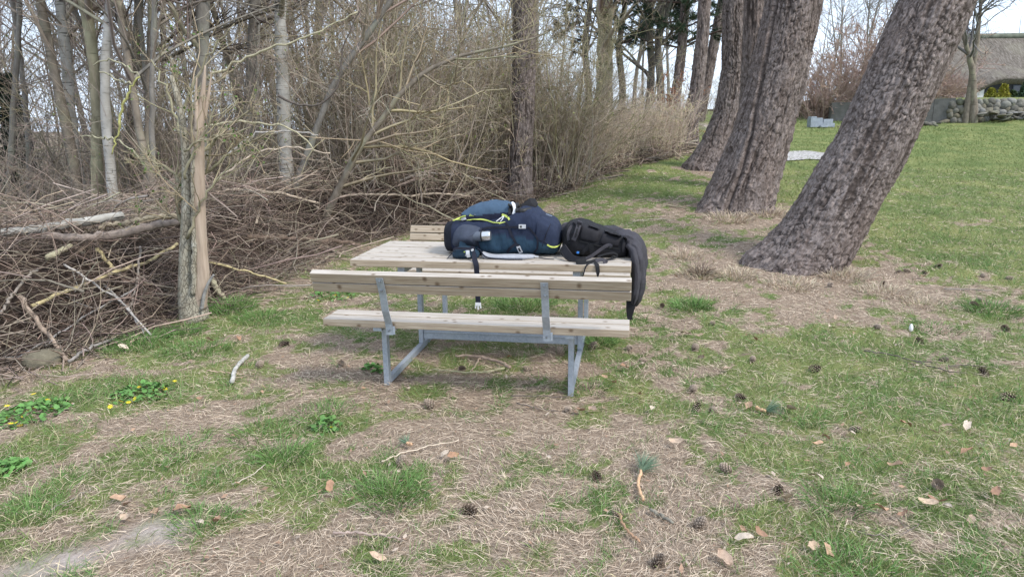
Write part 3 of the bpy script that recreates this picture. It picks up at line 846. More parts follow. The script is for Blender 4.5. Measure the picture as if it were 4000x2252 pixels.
pstrip("compression_strap", [(1480, 620), (1530, 740), (1580, 830), (1620, 920)], .016, C_STRAP, lift=.005)
pstrip("seam_strap", [(1830, 600), (1920, 700), (2000, 800), (2015, 860), (2000, 1010), (1930, 1100)], .011, C_STRAP, lift=.004)
pstrip("seam_strap", [(1420, 520), (1490, 610)], .012, C_STRAP, lift=.005)
pstrip("reflective_stripe", [(2188, 928), (2240, 972), (2330, 990), (2396, 965)], .010, C_LIME, lid, lift=.003)
pstrip("lid_seam", [(2235, 560), (2170, 720), (2130, 850), (2100, 960)], .005, C_STRAP, lid, lift=.002)
pstrip("lid_seam", [(2010, 845), (2130, 870), (2190, 925)], .005, C_STRAP, lid, lift=.002)
pstrip("pocket_edge", [(1480, 190), (1462, 290), (1480, 390)], .018, C_RUB, fp, lift=.006, thick=.012)
def text_on(body_, parent, name, mat, size, zx, zy, tilt, lift=.004):
    cu = bpy.data.curves.new(name, 'FONT'); cu.body = body_; cu.size = size; cu.extrude = .0008; cu.space_character = 1.05; cu.resolution_u = 3
    t = bpy.data.objects.new(name, cu); col.objects.link(t)
    bpy.context.view_layer.update()
    me = bpy.data.meshes.new_from_object(t); bpy.data.objects.remove(t)
    me.materials.clear(); me.materials.append(mat)
    o = bpy.data.objects.new(name, me); col.objects.link(o); o.parent = parent
    o.location = onp(zx, zy, lift); o.rotation_euler = (math.radians(tilt), 0, 0)
    return o
C_LIMET = m_plain("lime_print", (.50, .60, .12), .7, .2, var=.05)
C_GREYT = m_plain("grey_print", (.16, .19, .24), .7, .2, var=.05)
text_on("ZULU", fp, "lettering", C_LIMET, .0185, 712, 412, 64, .006)
text_on("40", fp, "lettering", C_GREYT, .0135, 806, 396, 64, .006)
# stretch side pocket bulging over the flask
poly = [(590, 545), (760, 552), (960, 602), (1000, 640), (930, 700), (905, 800), (925, 930), (890, 975), (700, 985), (500, 1010), (400, 960), (388, 900), (420, 720), (500, 600)]
def patch(name, poly, mat, parent, bulge, n=26, base=.004, bv=None, zz=Z2):
    P = np.array([zz(*q) for q in poly]); bv = bv or bvP
    c = P.mean(0)
    # radial grid so that the rim follows the outline
    rim = []
    for k in range(len(P)):
        for t in np.linspace(0, 1, 5, endpoint=False): rim.append(P[k] * (1 - t) + P[(k + 1) % len(P)] * t)
    rim = np.array(rim)
    for _ in range(3): rim = (np.roll(rim, 1, 0) + 2 * rim + np.roll(rim, -1, 0)) / 4
    m = len(rim); rings = 9; V = []
    for r in range(rings):
        f = 1 - r / rings
        for q in rim:
            a, z = c + (q - c) * f
            b = hit_b(bv, a, z, -.18)
            V.append((a, b - base - bulge(a, z, f) + (.012 if r == 0 else 0), z))
    a, z = c; V.append((a, hit_b(bv, a, z, -.18) - base - bulge(a, z, 0), z))
    idx = np.arange(rings * m).reshape(rings, m)
    F = np.stack([idx[:-1], np.roll(idx[:-1], -1, 1), np.roll(idx[1:], -1, 1), idx[1:]], -1).reshape(-1, 4)
    F3 = np.stack([idx[-1], np.roll(idx[-1], -1), np.full(m, rings * m)], -1)
    return build(name, np.array(V), F, F3, mat, parent)
def blg(a, z, f):
    ax = .142 + .09 * (a + .05)
    return .034 * math.exp(-((z - ax) / .055) ** 2) * (1 - f ** 3) * (.6 + 1.2 * min(1, max(0, (a + .32) / .18))) + .006 * (1 - f ** 2)
sp_ = patch("side_pocket", poly, C_MESH, pack, blg)
rim = [onp(q[0], q[1], .0) for q in [(960, 602), (985, 645), (930, 700), (905, 800), (925, 930), (935, 985)]]
rim = [(p[0], p[1] - .008 - blg(p[0], p[2], .75), p[2]) for p in rim]
strip("pocket_hem", rim, .010, C_STRAP, sp_, .004, (1, 0, 0), 6)
# hip belt pouch and straps lying on the table
kh = [(-0.2452, -.285, -.24, .012, .04), (-0.2399, -.305, -.205, .004, .055), (-0.2133, -.318, -.19, 0, .075), (-0.1677, -.322, -.185, 0, .083), (-0.1297, -.318, -.185, 0, .074), (-0.0993, -.305, -.19, 0, .058), (-0.0803, -.29, -.2, .004, .045), (-0.075, -.27, -.22, .012, .03)]
hb = loft("hip_belt", kh, 48, 50, C_PACK, pack, 2.6, .005, (22, 22, 22), seed=2, colf=lambda V: np.tile(np.array((.024, .050, .080)), (len(V), 1)))
kt = [(-0.2095, -.235, -.19, .06, .10), (-0.2019, -.25, -.185, .05, .125), (-0.1867, -.25, -.185, .05, .135), (-0.1715, -.248, -.185, .05, .118), (-0.1601, -.24, -.19, .05, .095)]
loft("belt_flap", kt, 24, 16, C_PACK, hb, 2.4, .003, seed=7, colf=lambda V: np.tile(np.array((.04, .08, .12)), (len(V), 1)))
strip("belt_strap", [(-0.2323, -.31, .055), (-0.2209, -.325, .075), (-0.1677, -.33, .078), (-0.1221, -.325, .075), (-0.1069, -.30, .082), (-0.0955, -.29, .075), (-0.0917, -.305, .05)], .016, C_STRAP, hb, .003, (0, .25, 1))
strip("belt_tail", [(-0.2361, -.28, .045), (-0.2513, -.30, .03), (-0.2703, -.32, .006)], .014, C_STRAP, hb, .003, (0, 1, .3))
bvH = bvh_of([hb])
def onh(a, z): return (a, hit_b(bvH, a, z, -.32) - .002, z)
strip("emblem", [onh(-0.1510, .056), onh(-0.1464, .062), onh(-0.1426, .052), onh(-0.1442, .034), onh(-0.1472, .026), onh(-0.1510, .030)], .005, C_SILV, hb, .002, (1, 0, .2))
strip("emblem", [onh(-0.1578, .050), onh(-0.1540, .056), onh(-0.1502, .050)], .006, C_LIMET, hb, .002, (0, 0, 1))
strip("belt_buckle", [(-0.1297, -.332, .066), (-0.1282, -.337, .045), (-0.1236, -.335, .022)], .022, C_SILV, hb, .008, (1, 0, .1))
strip("belt_buckle", [(-0.1107, -.318, .062), (-0.0955, -.312, .070)], .012, C_SILV, hb, .008, (0, 0, 1))
# webbing hanging over the table edge with a white clip at its end
hs = strip("hanging_strap", [(-.092, -.325, .060), (-.086, -.345, .035), (-.076, -.372, .010), (-.066, -.398, .004), (-.058, -.408, -.012), (-.054, -.412, -.1), (-.052, -.413, -.2), (-.0505, -.412, -.265)], [.018, .028, .034, .034, .034, .034, .032, .032], C_STRAP, pack, .003, (1, 0, .0))
cl = strip("clip", [(-.0505, -.412, -.258), (-.0505, -.412, -.278)], .036, C_WHT, hs, .010, (1, 0, 0))
for d in (-.015, 0, .015):
    strip("prong", [(-.0505 + d, -.412, -.276), (-.0505 + d * 1.15, -.412, -.30 - (.004 if d == 0 else -.004))], .008 if d else .010, C_WHT, cl, .007, (1, 0, 0))
ks = [(-.05, -.27, -.21, .008, .045), (-.035, -.285, -.2, .002, .038), (0, -.29, -.2, .0, .026), (.06, -.292, -.2, 0, .026), (.14, -.29, -.2, 0, .028), (.22, -.275, -.19, 0, .027), (.275, -.245, -.18, .002, .024), (.29, -.225, -.18, .006, .018)]
ss_ = loft("shoulder_strap", ks, 40, 40, C_PALE, pack, 3.0, .003, (20, 20, 20), seed=3)
strip("strap_edge", [(-.075, -.30, .072), (-.05, -.3, .06), (-.035, -.302, .03), (-.005, -.303, .014), (.06, -.303, .008), (.14, -.302, .006), (.22, -.288, .006)], .008, C_STRAP, ss_, .004, (0, -.5, 1))
strip("strap_adjuster", [(.285, -.225, .018), (.315, -.215, .012)], .02, C_SILV, ss_, .008, (0, 1, 0))
strip("strap_tail", [(.31, -.215, .008), (.36, -.235, .005), (.42, -.245, .004)], .014, C_STRAP, ss_, .002, (0, 1, 0))
# pole holder, black flap and a folded pole grip on top
kx = [(.118, -.13, .02, .285, .325), (.135, -.135, .03, .28, .342), (.15, -.13, .03, .275, .344), (.16, -.12, .02, .28, .325)]
loft("pole_holder", kx, 28, 14, C_RUB, pack, 2.6, .003)
strip("holder_clip", [(.125, -.10, .352), (.142, -.142, .343), (.150, -.152, .315), (.147, -.158, .29), (.135, -.164, .262)], [.012, .022, .016, .02, .012], C_WHT, pack, .008, (1, 0, .2))
grip = rod("pole_grip", [(.155, -.152, .302), (.20, -.150, .300), (.205, -.150, .300), (.25, -.10, .308)], [.018, .018, .021, .013], C_RUB, pack, 14)
rod("grip_ring", [(.178, -.151, .301), (.188, -.151, .301)], .0215, C_BLKW, grip, 14)
fv = np.array([(.165, -.06, .325), (.235, -.04, .375), (.262, -.02, .368), (.283, -.035, .335), (.275, -.05, .318), (.225, -.075, .305), (.245, -.06, .345)])
fv2 = fv + np.array([0, .05, -.004])
fi = [(0, 1, 6), (1, 2, 6), (2, 3, 6), (3, 4, 6), (4, 5, 6), (5, 0, 6)]
build("rain_flap", np.vstack([fv, fv2]), [(i, (i + 1) % 6, (i + 1) % 6 + 7, i + 7) for i in range(6)], fi + [(c + 7, b + 7, a + 7) for a, b, c in fi], C_BLK, pack, smooth=False)
pstrip("draw_cord", [(1240, 500), (1300, 455), (1360, 410), (1385, 385)], .005, C_SILV, lift=.010)
pstrip("draw_cord", [(1320, 500), (1355, 460), (1370, 420)], .005, C_SILV, lift=.010)
pstrip("cord_toggle", [(1330, 386), (1430, 420)], .014, C_LIME, lift=.009, thick=.006)
pstrip("cord_toggle", [(1455, 455), (1485, 440)], .02, C_LIME, lift=.007, thick=.004)
strip("lid_badge", [(.345, -.06, .272), (.385, -.06, .258)], .03, C_GREYT, lid, .003, (0, 1, 0))
# steel flask in the side pocket
fl = empty("vacuum_flask", (TX, TY, .73), -TH_)
tag(fl, "brushed steel vacuum flask sticking out of the backpack side pocket", "flask")
C_STEEL = m_plain("brushed_steel", (.62, .61, .60), .28, .5, .95, var=.06, sc=8, bs=.03)
C_FBODY = m_plain("grey_flask_paint", (.10, .115, .145), .5, .4, .1, var=.06)
fb = [(-.20, -.213, .131), (-.15, -.218, .135), (-.09, -.224, .141), (-.058, -.227, .144)]
rod("flask_body", fb, [.028, .032, .033, .033], C_FBODY, fl, 28, K=20)
rod("seal_ring", [(-.0595, -.227, .144), (-.052, -.2275, .1445)], [.0345, .0345], C_RUB, fl, 28, K=4)
rod("steel_cup", [(-.0515, -.2275, .1445), (-.010, -.2305, .148), (.003, -.231, .149), (.0045, -.231, .149)], [.033, .032, .029, .022], C_STEEL, fl, 28, K=24)
# ------------------------------------------------------------------ black backpack and charcoal jacket
Z3 = lambda zx, zy: (.38308 + 4.785e-4 * zx + 9.8e-6 * zy, 1.0407 + 1.1e-5 * zx - 4.903e-4 * zy - ZB)
bag = empty("black_backpack", (TX, TY, .73), -TH_)
tag(bag, "compact black backpack lying beside the navy one at the table end", "backpack")
kk = [(.452, -.05, .06, .08, .13), (.458, -.11, .11, .05, .17), (.475, -.15, .14, .02, .20), (.51, -.168, .155, .008, .222), (.56, -.175, .16, .002, .232), (.62, -.175, .16, 0, .222), (.70, -.172, .158, 0, .19), (.78, -.165, .15, 0, .165), (.84, -.16, .145, 0, .148), (.872, -.15, .135, .004, .138), (.884, -.12, .11, .02, .12), (.888, -.06, .05, .05, .09)]
bb_ = loft("body", kk, 88, 100, C_BLK, bag, 4.2, .004, (24, 24, 20), seed=12)
bvB = bvh_of([bb_])
onb3 = lambda zx, zy, l=.004: (Z3(zx, zy)[0], hit_b(bvB, *Z3(zx, zy), -.15) - l, Z3(zx, zy)[1])
def bstrip(name, pts, w, mat, parent=bag, lift=.004, thick=.004):
    D = []
    for k in range(len(pts) - 1):
        for t in np.linspace(0, 1, 5, endpoint=False):
            D.append(onb3(pts[k][0] * (1 - t) + pts[k + 1][0] * t, pts[k][1] * (1 - t) + pts[k + 1][1] * t, lift))
    D.append(onb3(*pts[-1], lift)); D = np.array(D)
    W = np.cross(norm(np.gradient(D, axis=0)), np.array([0, -1., 0]))
    return strip(name, D, w, mat, parent, thick, W, 2)
flat = lambda a, z, f: .012 * (1 - f ** 6)
C_PANEL = m_cloth("black_panel", (.019, .018, .0215), .8, wrk=.25)
patch("flap_panel", [(425, 190), (560, 215), (690, 265), (668, 360), (640, 440), (500, 415), (385, 388), (400, 290)], C_PANEL, bag, flat, base=.003, bv=bvB, zz=Z3)
patch("pocket_panel", [(712, 275), (840, 305), (965, 335), (958, 420), (935, 500), (780, 480), (652, 448), (682, 360)], C_PANEL, bag, flat, base=.003, bv=bvB, zz=Z3)
patch("end_panel", [(985, 345), (1020, 350), (1045, 420), (1045, 520), (1010, 590), (960, 585), (955, 500), (972, 420)], C_PANEL, bag, flat, base=.003, bv=bvB, zz=Z3)
hd = bstrip("grab_handle", [(405, 150), (375, 250), (350, 330), (320, 390)], .030, C_GREY, lift=.020, thick=.018)
bstrip("handle_stitching", [(395, 170), (345, 350)], .010, C_BLKW, hd, lift=.031, thick=.003)
bstrip("side_seam", [(250, 200), (225, 300), (215, 400), (260, 440)], .012, C_BLKW)
bstrip("side_strap", [(330, 170), (260, 250), (240, 330), (250, 400)], .018, C_GREY, lift=.006)
bstrip("zip", [(400, 410), (520, 440), (650, 475), (800, 505), (930, 520)], .006, C_RUB, lift=.004)
bstrip("webbing", [(560, 445), (572, 530), (575, 600)], .030, C_BLKW, lift=.03)
bstrip("webbing", [(535, 455), (470, 530), (430, 580)], .022, C_BLKW, lift=.02)
bstrip("label_tag", [(375, 290), (385, 320)], .010, C_GREY, hd, lift=.03, thick=.004)
bstrip("side_bottle_cap", [(366, 546), (398, 550)], .011, m_plain("blue_plastic", (.05, .22, .62), .4, .5, var=.05), bag, lift=.05, thick=.02)
ksh = [(.458, -.16, -.12, .05, .11)]
sh = strip("shoulder_strap", [(.47, -.17, .075), (.475, -.21, .07), (.50, -.26, .045), (.53, -.295, .024), (.58, -.31, .016), (.625, -.305, .018)], [.04, .055, .058, .05, .038, .028], C_PANEL, bag, .014, (.5, .1, .9))
strip("strap_piping", [(.456, -.185, .06), (.468, -.235, .045), (.50, -.30, .018), (.55, -.335, .008), (.62, -.325, .010)], .007, C_BLKW, sh, .006, (0, -.3, 1))
strip("webbing", [(.62, -.31, .02), (.66, -.29, .035), (.70, -.25, .06), (.745, -.215, .09), (.775, -.205, .10), (.785, -.215, .088)], .022, C_GREY, bag, .003, (.3, .2, 1))
strip("webbing", [(.63, -.31, .018), (.60, -.34, .022), (.572, -.372, .018), (.575, -.39, .010), (.61, -.388, .010), (.66, -.372, .014), (.70, -.33, .022)], .020, C_BLKW, bag, .003, (0, .35, 1))
strip("webbing", [(.69, -.345, .018), (.735, -.33, .024), (.76, -.32, .010), (.74, -.345, .006)], .026, C_GREY, bag, .003, (.2, .6, .6))
strip("webbing", [(.70, -.26, .03), (.75, -.24, .045), (.80, -.215, .05), (.826, -.205, .035), (.82, -.215, .018), (.77, -.245, .010), (.72, -.275, .012)], .012, C_BLKW, bag, .003, (0, .3, 1))
rod("ladder_buckle", [(.785, -.225, .02), (.80, -.222, .03), (.815, -.215, .022), (.80, -.225, .012), (.785, -.225, .02)], .004, C_RUB, bag, 6)
rod("ladder_buckle", [(.765, -.212, .085), (.785, -.212, .093), (.79, -.212, .082), (.768, -.212, .076)], .003, C_RUB, bag, 6)
strip("strap_tail", [(.690, -.36, .012), (.70, -.39, .006), (.706, -.409, -.006), (.710, -.413, -.04), (.7095, -.413, -.072)], [.022, .026, .026, .024, .008], C_BLKW, bag, .0025, (1, 0, 0))
strip("strap_tail", [(.66, -.375, .012), (.64, -.405, .002), (.63, -.411, -.02), (.622, -.413, -.055), (.614, -.412, -.075)], [.010, .010, .008, .008, .004], C_BLKW, bag, .0025, (1, 0, 0))
jk = empty("dark_jacket", (TX, TY, .73), -TH_)
tag(jk, "charcoal grey jacket bundled behind the black backpack and drooping off the table end", "jacket")
def drape(name, path, mat, parent, M=40, N=70, fold=.012, seed=0, n=2.4):
    """soft bundle along a path; each point (a, b, z, half width b, half thickness)"""
    P = np.array(path, float)
    t = np.concatenate([[0], np.cumsum(np.linalg.norm(np.diff(P[:, :3], axis=0), axis=1))]); tt = np.linspace(0, t[-1], N)
    S = np.stack([np.interp(tt, t, P[:, k]) for k in range(5)], -1)
    for _ in range(4): S[1:-1] = (S[:-2] + 2 * S[1:-1] + S[2:]) / 4
    T = norm(np.gradient(S[:, :3], axis=0)); Wd = np.array([0, 1., 0]); Nn = norm(np.cross(T, Wd))
    th = np.linspace(0, 2 * np.pi, M, endpoint=False); ce, se = np.cos(th), np.sin(th)
    cx = np.sign(ce) * np.abs(ce) ** (2 / n); cz = np.sign(se) * np.abs(se) ** (2 / n)
    V = S[:, None, :3] + Wd * (S[:, 3:4] * cx)[..., None] + Nn[:, None, :] * (S[:, 4:5] * cz)[..., None]
    q = np.stack([np.broadcast_to(tt[:, None] * 6, V.shape[:2]), V[..., 1] * 26, np.broadcast_to(se * 1.2, V.shape[:2])], -1) + seed
    V = V + Nn[:, None, :] * ((fbm(q, 3) - .5) * fold * 3)[..., None] * se[None, :, None] + Wd * ((fbm(q + 40, 3) - .5) * fold * 2.5)[..., None]
    idx = np.arange(N * M).reshape(N, M)
    F = np.stack([idx[:-1], idx[1:], np.roll(idx[1:], -1, 1), np.roll(idx[:-1], -1, 1)], -1).reshape(-1, 4)
    Vf = np.vstack([V.reshape(-1, 3), V[0].mean(0), V[-1].mean(0)]); c0 = N * M
    F3 = np.concatenate([np.stack([np.full(M, c0), idx[0], np.roll(idx[0], -1)], -1), np.stack([np.full(M, c0 + 1), np.roll(idx[-1], -1), idx[-1]], -1)])
    return build(name, Vf, F, F3, mat, parent)
drape("jacket_body", [(.42, .10, .10, .04, .03), (.46, .10, .135, .08, .045), (.56, .12, .12, .10, .05), (.70, .11, .12, .12, .05), (.80, .08, .115, .15, .055), (.87, .04, .105, .19, .06), (.925, .01, .075, .2, .06), (.953, -.01, .02, .2, .05), (.962, -.02, -.06, .19, .042), (.968, -.03, -.15, .17, .048), (.963, -.04, -.23, .14, .044), (.950, -.05, -.30, .09, .032), (.94, -.05, -.335, .04, .015)], C_GREY, jk, fold=.026, seed=3, M=56, N=90)
drape("sleeve", [(.885, -.13, .10, .05, .022), (.925, -.18, .06, .05, .022), (.942, -.21, -.02, .05, .022), (.947, -.22, -.12, .048, .022), (.943, -.22, -.22, .04, .02), (.93, -.21, -.285, .02, .012)], C_GREY, jk, M=32, N=50, fold=.016, seed=9)
strip("drawstring_flap", [(.925, -.12, -.28), (.915, -.13, -.34), (.912, -.13, -.40), (.918, -.13, -.415)], [.075, .055, .035, .03], C_BLK, jk, .006, (1, .2, 0))
strip("hem_panel", [(.918, -.16, -.02), (.918, -.17, -.08)], .075, C_BLK, jk, .006, (0.2, 1, 0))
strip("zip_puller", [(.888, -.165, .105), (.899, -.172, .085), (.897, -.175, .07)], .007, C_RUB, jk, .004, (1, 0, 0))
# ------------------------------------------------------------------ the wood: bare trees, shrubs, brush
def clothe(Pt, Rt, r, n1, n2, n3, t0, base, l1=(.28, .5), up=.06, k1=7, thick=.5, fine=.0022, buds=0, budc=(.12, .15, .04), curl=.16):
    """side branches in three orders for stems Pt/Rt -> one mesh"""
    p, d, l, r0 = side(Pt, Rt, n1, t0, .97, (.5, 1.15), l1, thick, r)
    P1 = grow(p, d, l, k1, curl, up, r); R1 = taper(r0, k1, .25, fine * 1.4)
    p, d, l, r0 = side(P1, R1, n2, .15, 1, (.4, 1.1), (.3, .6), .6, r)
    P2 = grow(p, d, l, 5, curl * 1.1, up * .7, r); R2 = taper(np.maximum(r0, fine * 1.3), 5, .4, fine)
    p, d, l, r0 = side(P2, R2, n3, .1, 1, (.4, 1.2), (.35, .75), .7, r)
    P3 = grow(p, d, l, 4, curl * 1.2, up * .5, r); R3 = taper(np.maximum(r0, fine), 4, .5, fine * .7)
    parts = [tubes(P1, R1, 4, tint(n1, base, .25, r)), tubes(P2, R2, 3, tint(n2, base, .3, r)), tubes(P3, R3, 3, tint(n3, np.array(base) * 1.12, .35, r))]
    V, F, C = merge(parts)
    B = None
    if buds:
        i = r.integers(0, len(P3), buds); q, tg = along(P3, i, r.uniform(.2, 1, buds))
        dd = norm(tg + r.normal(0, .9, (buds, 3))); ln = r.uniform(.012, .032, buds)[:, None]
        sd = norm(np.cross(dd, r.normal(0, 1, (buds, 3)))) * ln * .45
        Vb = np.stack([q, q + dd * ln * .5 + sd, q + dd * ln, q + dd * ln * .5 - sd], 1).reshape(-1, 3)
        B = (Vb, np.arange(buds * 4).reshape(-1, 4), np.repeat(tint(buds, budc, .4, r), 4, 0))
    return V, F, C, B
def add_stuff(name, V, F, C, e, mat=TWIG, smooth=True):
    o = build(name, V, F, None, mat, e, colr=C, smooth=smooth); tag(o, kind="stuff"); return o
def bare_tree_proto(seed, Ht, r0, lean, mat, n=(16, 70, 420), t0=.25, base=(.24, .208, .178), fork=False):
    r = np.random.default_rng(seed)
    e = empty("woodland_tree")
    K = 16
    d0 = np.array([[math.sin(lean), r.normal(0, .04), 1.0]])
    P = grow(np.array([[0, 0, -.15]]), d0, np.array([Ht]), K, .035, .01, r); R = taper(np.array([r0]), K, .22)
    R[:, 0] *= 1.35
    if fork:
        p, tg = along(P, np.array([0]), np.array([.33]))
        Pf = grow(p, tg + np.array([[r.choice([-.45, .45]), .1, 0]]), np.array([Ht * .62]), K, .05, .05, r); Rf = taper(np.array([r0 * .62]), K, .25)
        P = np.concatenate([P, Pf]); R = np.concatenate([R, Rf])
    V, F, _ = tubes(P, R, 9)
    build("trunk", V, F, None, mat, e)
    V, F, C, B = clothe(P, R, r, n[0], n[1], n[2], t0, base, fine=.0035)
    add_stuff("crown", V, F, C, e)
    return e
def shrub_proto(seed, Ht, ns, spread, base, n=(60, 240, 900), buds=0, budc=(.12, .15, .04), r0=.014, up=.02, curl=.09, k=9, fine=.0022, l1=(.25, .5), name="thicket_shrub", rad=.35):
    r = np.random.default_rng(seed); e = empty(name)
    az = r.uniform(0, 2 * np.pi, ns); rr = r.uniform(0, rad, ns)
    P0 = np.stack([np.cos(az) * rr, np.sin(az) * rr, np.full(ns, -.05)], -1)
    a2 = az + r.normal(0, .5, ns); tl = r.uniform(.05, spread, ns)
    D = np.stack([np.cos(a2) * np.sin(tl), np.sin(a2) * np.sin(tl), np.cos(tl)], -1)
    P = grow(P0, D, r.uniform(.6, 1.1, ns) * Ht, k, curl, up, r); R = taper(r.uniform(.5, 1.2, ns) * r0, k, .2, fine)
    V, F, C = tubes(P, R, 5, tint(ns, base, .25, r))
    add_stuff("stems", V, F, C, e)
    V, F, C, B = clothe(P, R, r, n[0], n[1], n[2], .12, base, l1, up=.03, fine=fine, buds=buds, budc=budc)
    add_stuff("twigs", V, F, C, e)
    if B is not None: add_stuff("leaf_buds", *B, e, BLADE, False)
    return e
def put(proto, x, y, s, rz, used, label, group, cat, sz=None):
    o = proto if not used.get(proto.name) else copy_tree(proto)
    used[proto.name] = True
    o.location = (x, y, float(H(x, y)) - .02); o.scale = (s, s, sz or s); o.rotation_euler = (0, 0, rz)
    return tag(o, label, cat, group)
used = {}
rw = np.random.default_rng(77)
TB = (.31, .255, .20); TBL = (.41, .34, .27); OLV = (.33, .28, .18)
tp = [bare_tree_proto(100, 9, .075, .06, BARK_GREY), bare_tree_proto(101, 8, .055, -.1, BARK_BROWN, fork=True), bare_tree_proto(102, 10, .09, .0, BARK_GREY, fork=True),
      bare_tree_proto(103, 7.5, .045, .16, BARK_BROWN), bare_tree_proto(104, 9, .065, -.05, BARK_DARK, base=(.12, .10, .085)), bare_tree_proto(105, 8.5, .06, .08, BIRCH, base=(.17, .13, .11)), bare_tree_proto(106, 6.5, .035, -.2, BARK_OLIVE, base=OLV)]
WL = "bare slender tree in the dense woodland left of the clearing"
WG = "bare slender trees of the wood"
spots = []
tries = 0
while len(spots) < 66 and tries < 6000:
    tries += 1
    y = rw.uniform(8.5, 30) ; x = rw.uniform(-.83 * y - 1, 7)
    d = float(wood(x, y))
    if d < 1.2 or (y < 11 and d < 1.6): continue
    if x > .06 * y: continue
    if x > -.12 * y and rw.random() < .55: continue
    if min([math.hypot(x - a, y - b) for a, b in spots] + [9]) < .55 + .02 * y: continue
    spots.append((x, y))
LOOK = ["slender grey-barked tree", "forked brown-barked tree", "forked grey-barked tree", "thin leaning brown stem", "dark-barked tree", "slim birch", "thin olive leaning sapling"]
def zone(x, y):
    v = 1287 + 1768 * x / (y * math.cos(PITCH))
    return ("left of the white birches" if v < 150 else "around the white birches left of the snag" if v < 400 else "behind the stripped snag" if v < 620 else "around the broad pale birch" if v < 860 else "between the broad birch and the upright pine" if v < 1270 else "right of the upright pine")
for i, (x, y) in enumerate(spots):
    p = tp[int(rw.choice(len(tp), p=[.2, .17, .14, .17, .1, .12, .1]))]
    put(p, x, y, rw.uniform(.8, 1.25), rw.uniform(0, 6.28), used, "", WG, "tree")["label"] = LOOK[[q.data.name if 0 else q.name for q in tp].index(p.name)] + (" at the wood edge, " if y < 15 else " deep in the wood, ") + zone(x, y)
# far edge of the wood and trees beyond
for i in range(26):
    y = rw.uniform(38, 62); x = -.8 * y + (i + rw.random()) / 26 * (.8 * y + 6 + .2 * y)
    put(tp[i % len(tp)], x, y, rw.uniform(.9, 1.4), rw.uniform(0, 6.28), used, "far bare tree against the sky, " + zone(x, y), "far bare trees", "tree")

def stem(label, pts, y, mat, name="woodland_tree", seed=0, top=7.5, n=(14, 60, 320), base=TB, group=None, t0=.3, dy=0.0, cat="tree", S=12, wob=.006):
    C, R = [], []
    for (vx, vy, w) in pts:
        p = A(vx, vy, y); C.append(p); R.append(w / 2 / 1768 * fdist(p))
    b = C[0].copy(); hb_ = float(H(b[0], b[1]))
    if C[0][2] > hb_: d = norm(C[0] - C[1]); C.insert(0, C[0] + d * ((C[0][2] - hb_) / max(.3, -d[2]) + .1)); R.insert(0, R[0] * 1.15); b = C[0].copy()
    p = C[-1]; d = norm(C[-1] - C[-2])
    while p[2] < top:
        d = norm(d + np.array([0, 0, .1])); p = p + d * .7; C.append(p); R.append(R[-1] * .9)
    b = np.array([b[0], b[1], float(H(b[0], b[1]))])
    e = empty(name, b); tag(e, label, cat, group)
    C = np.array(C) - b; R = np.array(R)
    rod("trunk", C, R, mat, e, S, wob=wob, K=max(18, len(C) * 3), seed=seed, caps=False)
    r = np.random.default_rng(seed)
    t = np.linspace(0, 1, 18); s = np.concatenate([[0], np.cumsum(np.linalg.norm(np.diff(C, axis=0), axis=1))]); s /= s[-1]
    P = np.stack([np.interp(t, s, C[:, k]) for k in range(3)], -1)[None]; Rr = np.interp(t, s, R)[None]
    if n[0]:
        V, F, Cc, B = clothe(P, Rr, r, n[0], n[1], n[2], t0, base, fine=.003)
        add_stuff("crown", V, F, Cc, e)
    return e
stem("smooth grey-brown tree curving to the left, at the left of the wood", [(205, 545, 28), (188, 430, 25), (163, 300, 24), (140, 190, 22), (118, 90, 21), (100, 0, 20)], 9.2, BARK_BROWN, seed=1)
stem("pale birch with dark scars just right of the curving grey-brown tree", [(215, 530, 22), (190, 400, 23), (176, 260, 24), (163, 120, 24), (150, 0, 24)], 9.4, BIRCH, seed=2)
stem("olive-brown straight tree splitting into two pale stems above", [(247, 535, 31), (244, 400, 27), (243, 260, 26), (238, 170, 27), (226, 90, 30), (214, 0, 32)], 9.0, BARK_OLIVE, seed=3)
stem("thin slanted stem forking left from the olive-brown tree", [(236, 170, 13), (212, 90, 14), (180, 10, 15), (150, -60, 13)], 9.9, BARK_GREY, seed=31, n=(8, 30, 150))
stem("white birch with black cracked foot left of the stripped snag", [(290, 540, 24), (278, 430, 24), (266, 290, 23), (262, 170, 22), (270, 60, 20), (276, 0, 19)], 8.8, BIRCH, seed=4)
stem("dark brown tree trunk behind the white birch with black foot", [(322, 500, 20), (325, 350, 20), (336, 200, 21), (346, 60, 21), (350, 0, 20)], 11.2, BARK_DARK, seed=5, base=(.12, .1, .085))
stem("grey stem leaning right between two birches", [(372, 530, 12), (382, 440, 12), (372, 330, 12), (366, 200, 11), (352, 40, 11), (345, -20, 10)], 9.6, BARK_GREY, seed=6, n=(8, 40, 200))
stem("grey upright stem left of the stripped snag", [(388, 545, 15), (384, 420, 14), (380, 280, 13), (384, 120, 12), (388, 0, 12)], 8.6, BARK_GREY, seed=7, n=(8, 40, 200))
stem("broad pale birch in the middle of the wood, right of the snag", [(724, 470, 33), (718, 380, 32), (713, 250, 31), (707, 120, 30), (705, 0, 30)], 10.2, BIRCH, seed=8)
stem("tall grey trunk standing behind the stripped snag", [(508, 420, 32), (508, 250, 31), (510, 100, 30), (512, 0, 30)], 9.5, BARK_GREY, seed=9, n=(10, 40, 200))
stem("thin birch right of the stripped snag", [(642, 420, 15), (646, 260, 14), (648, 120, 13), (648, 0, 12)], 12.0, BIRCH, seed=10)
stem("pale smooth stem slanting right in the middle of the wood", [(790, 340, 17), (837, 208, 16), (882, 147, 15), (956, 45, 14), (1000, -30, 13)], 10.0, BARK_GREY, seed=11)
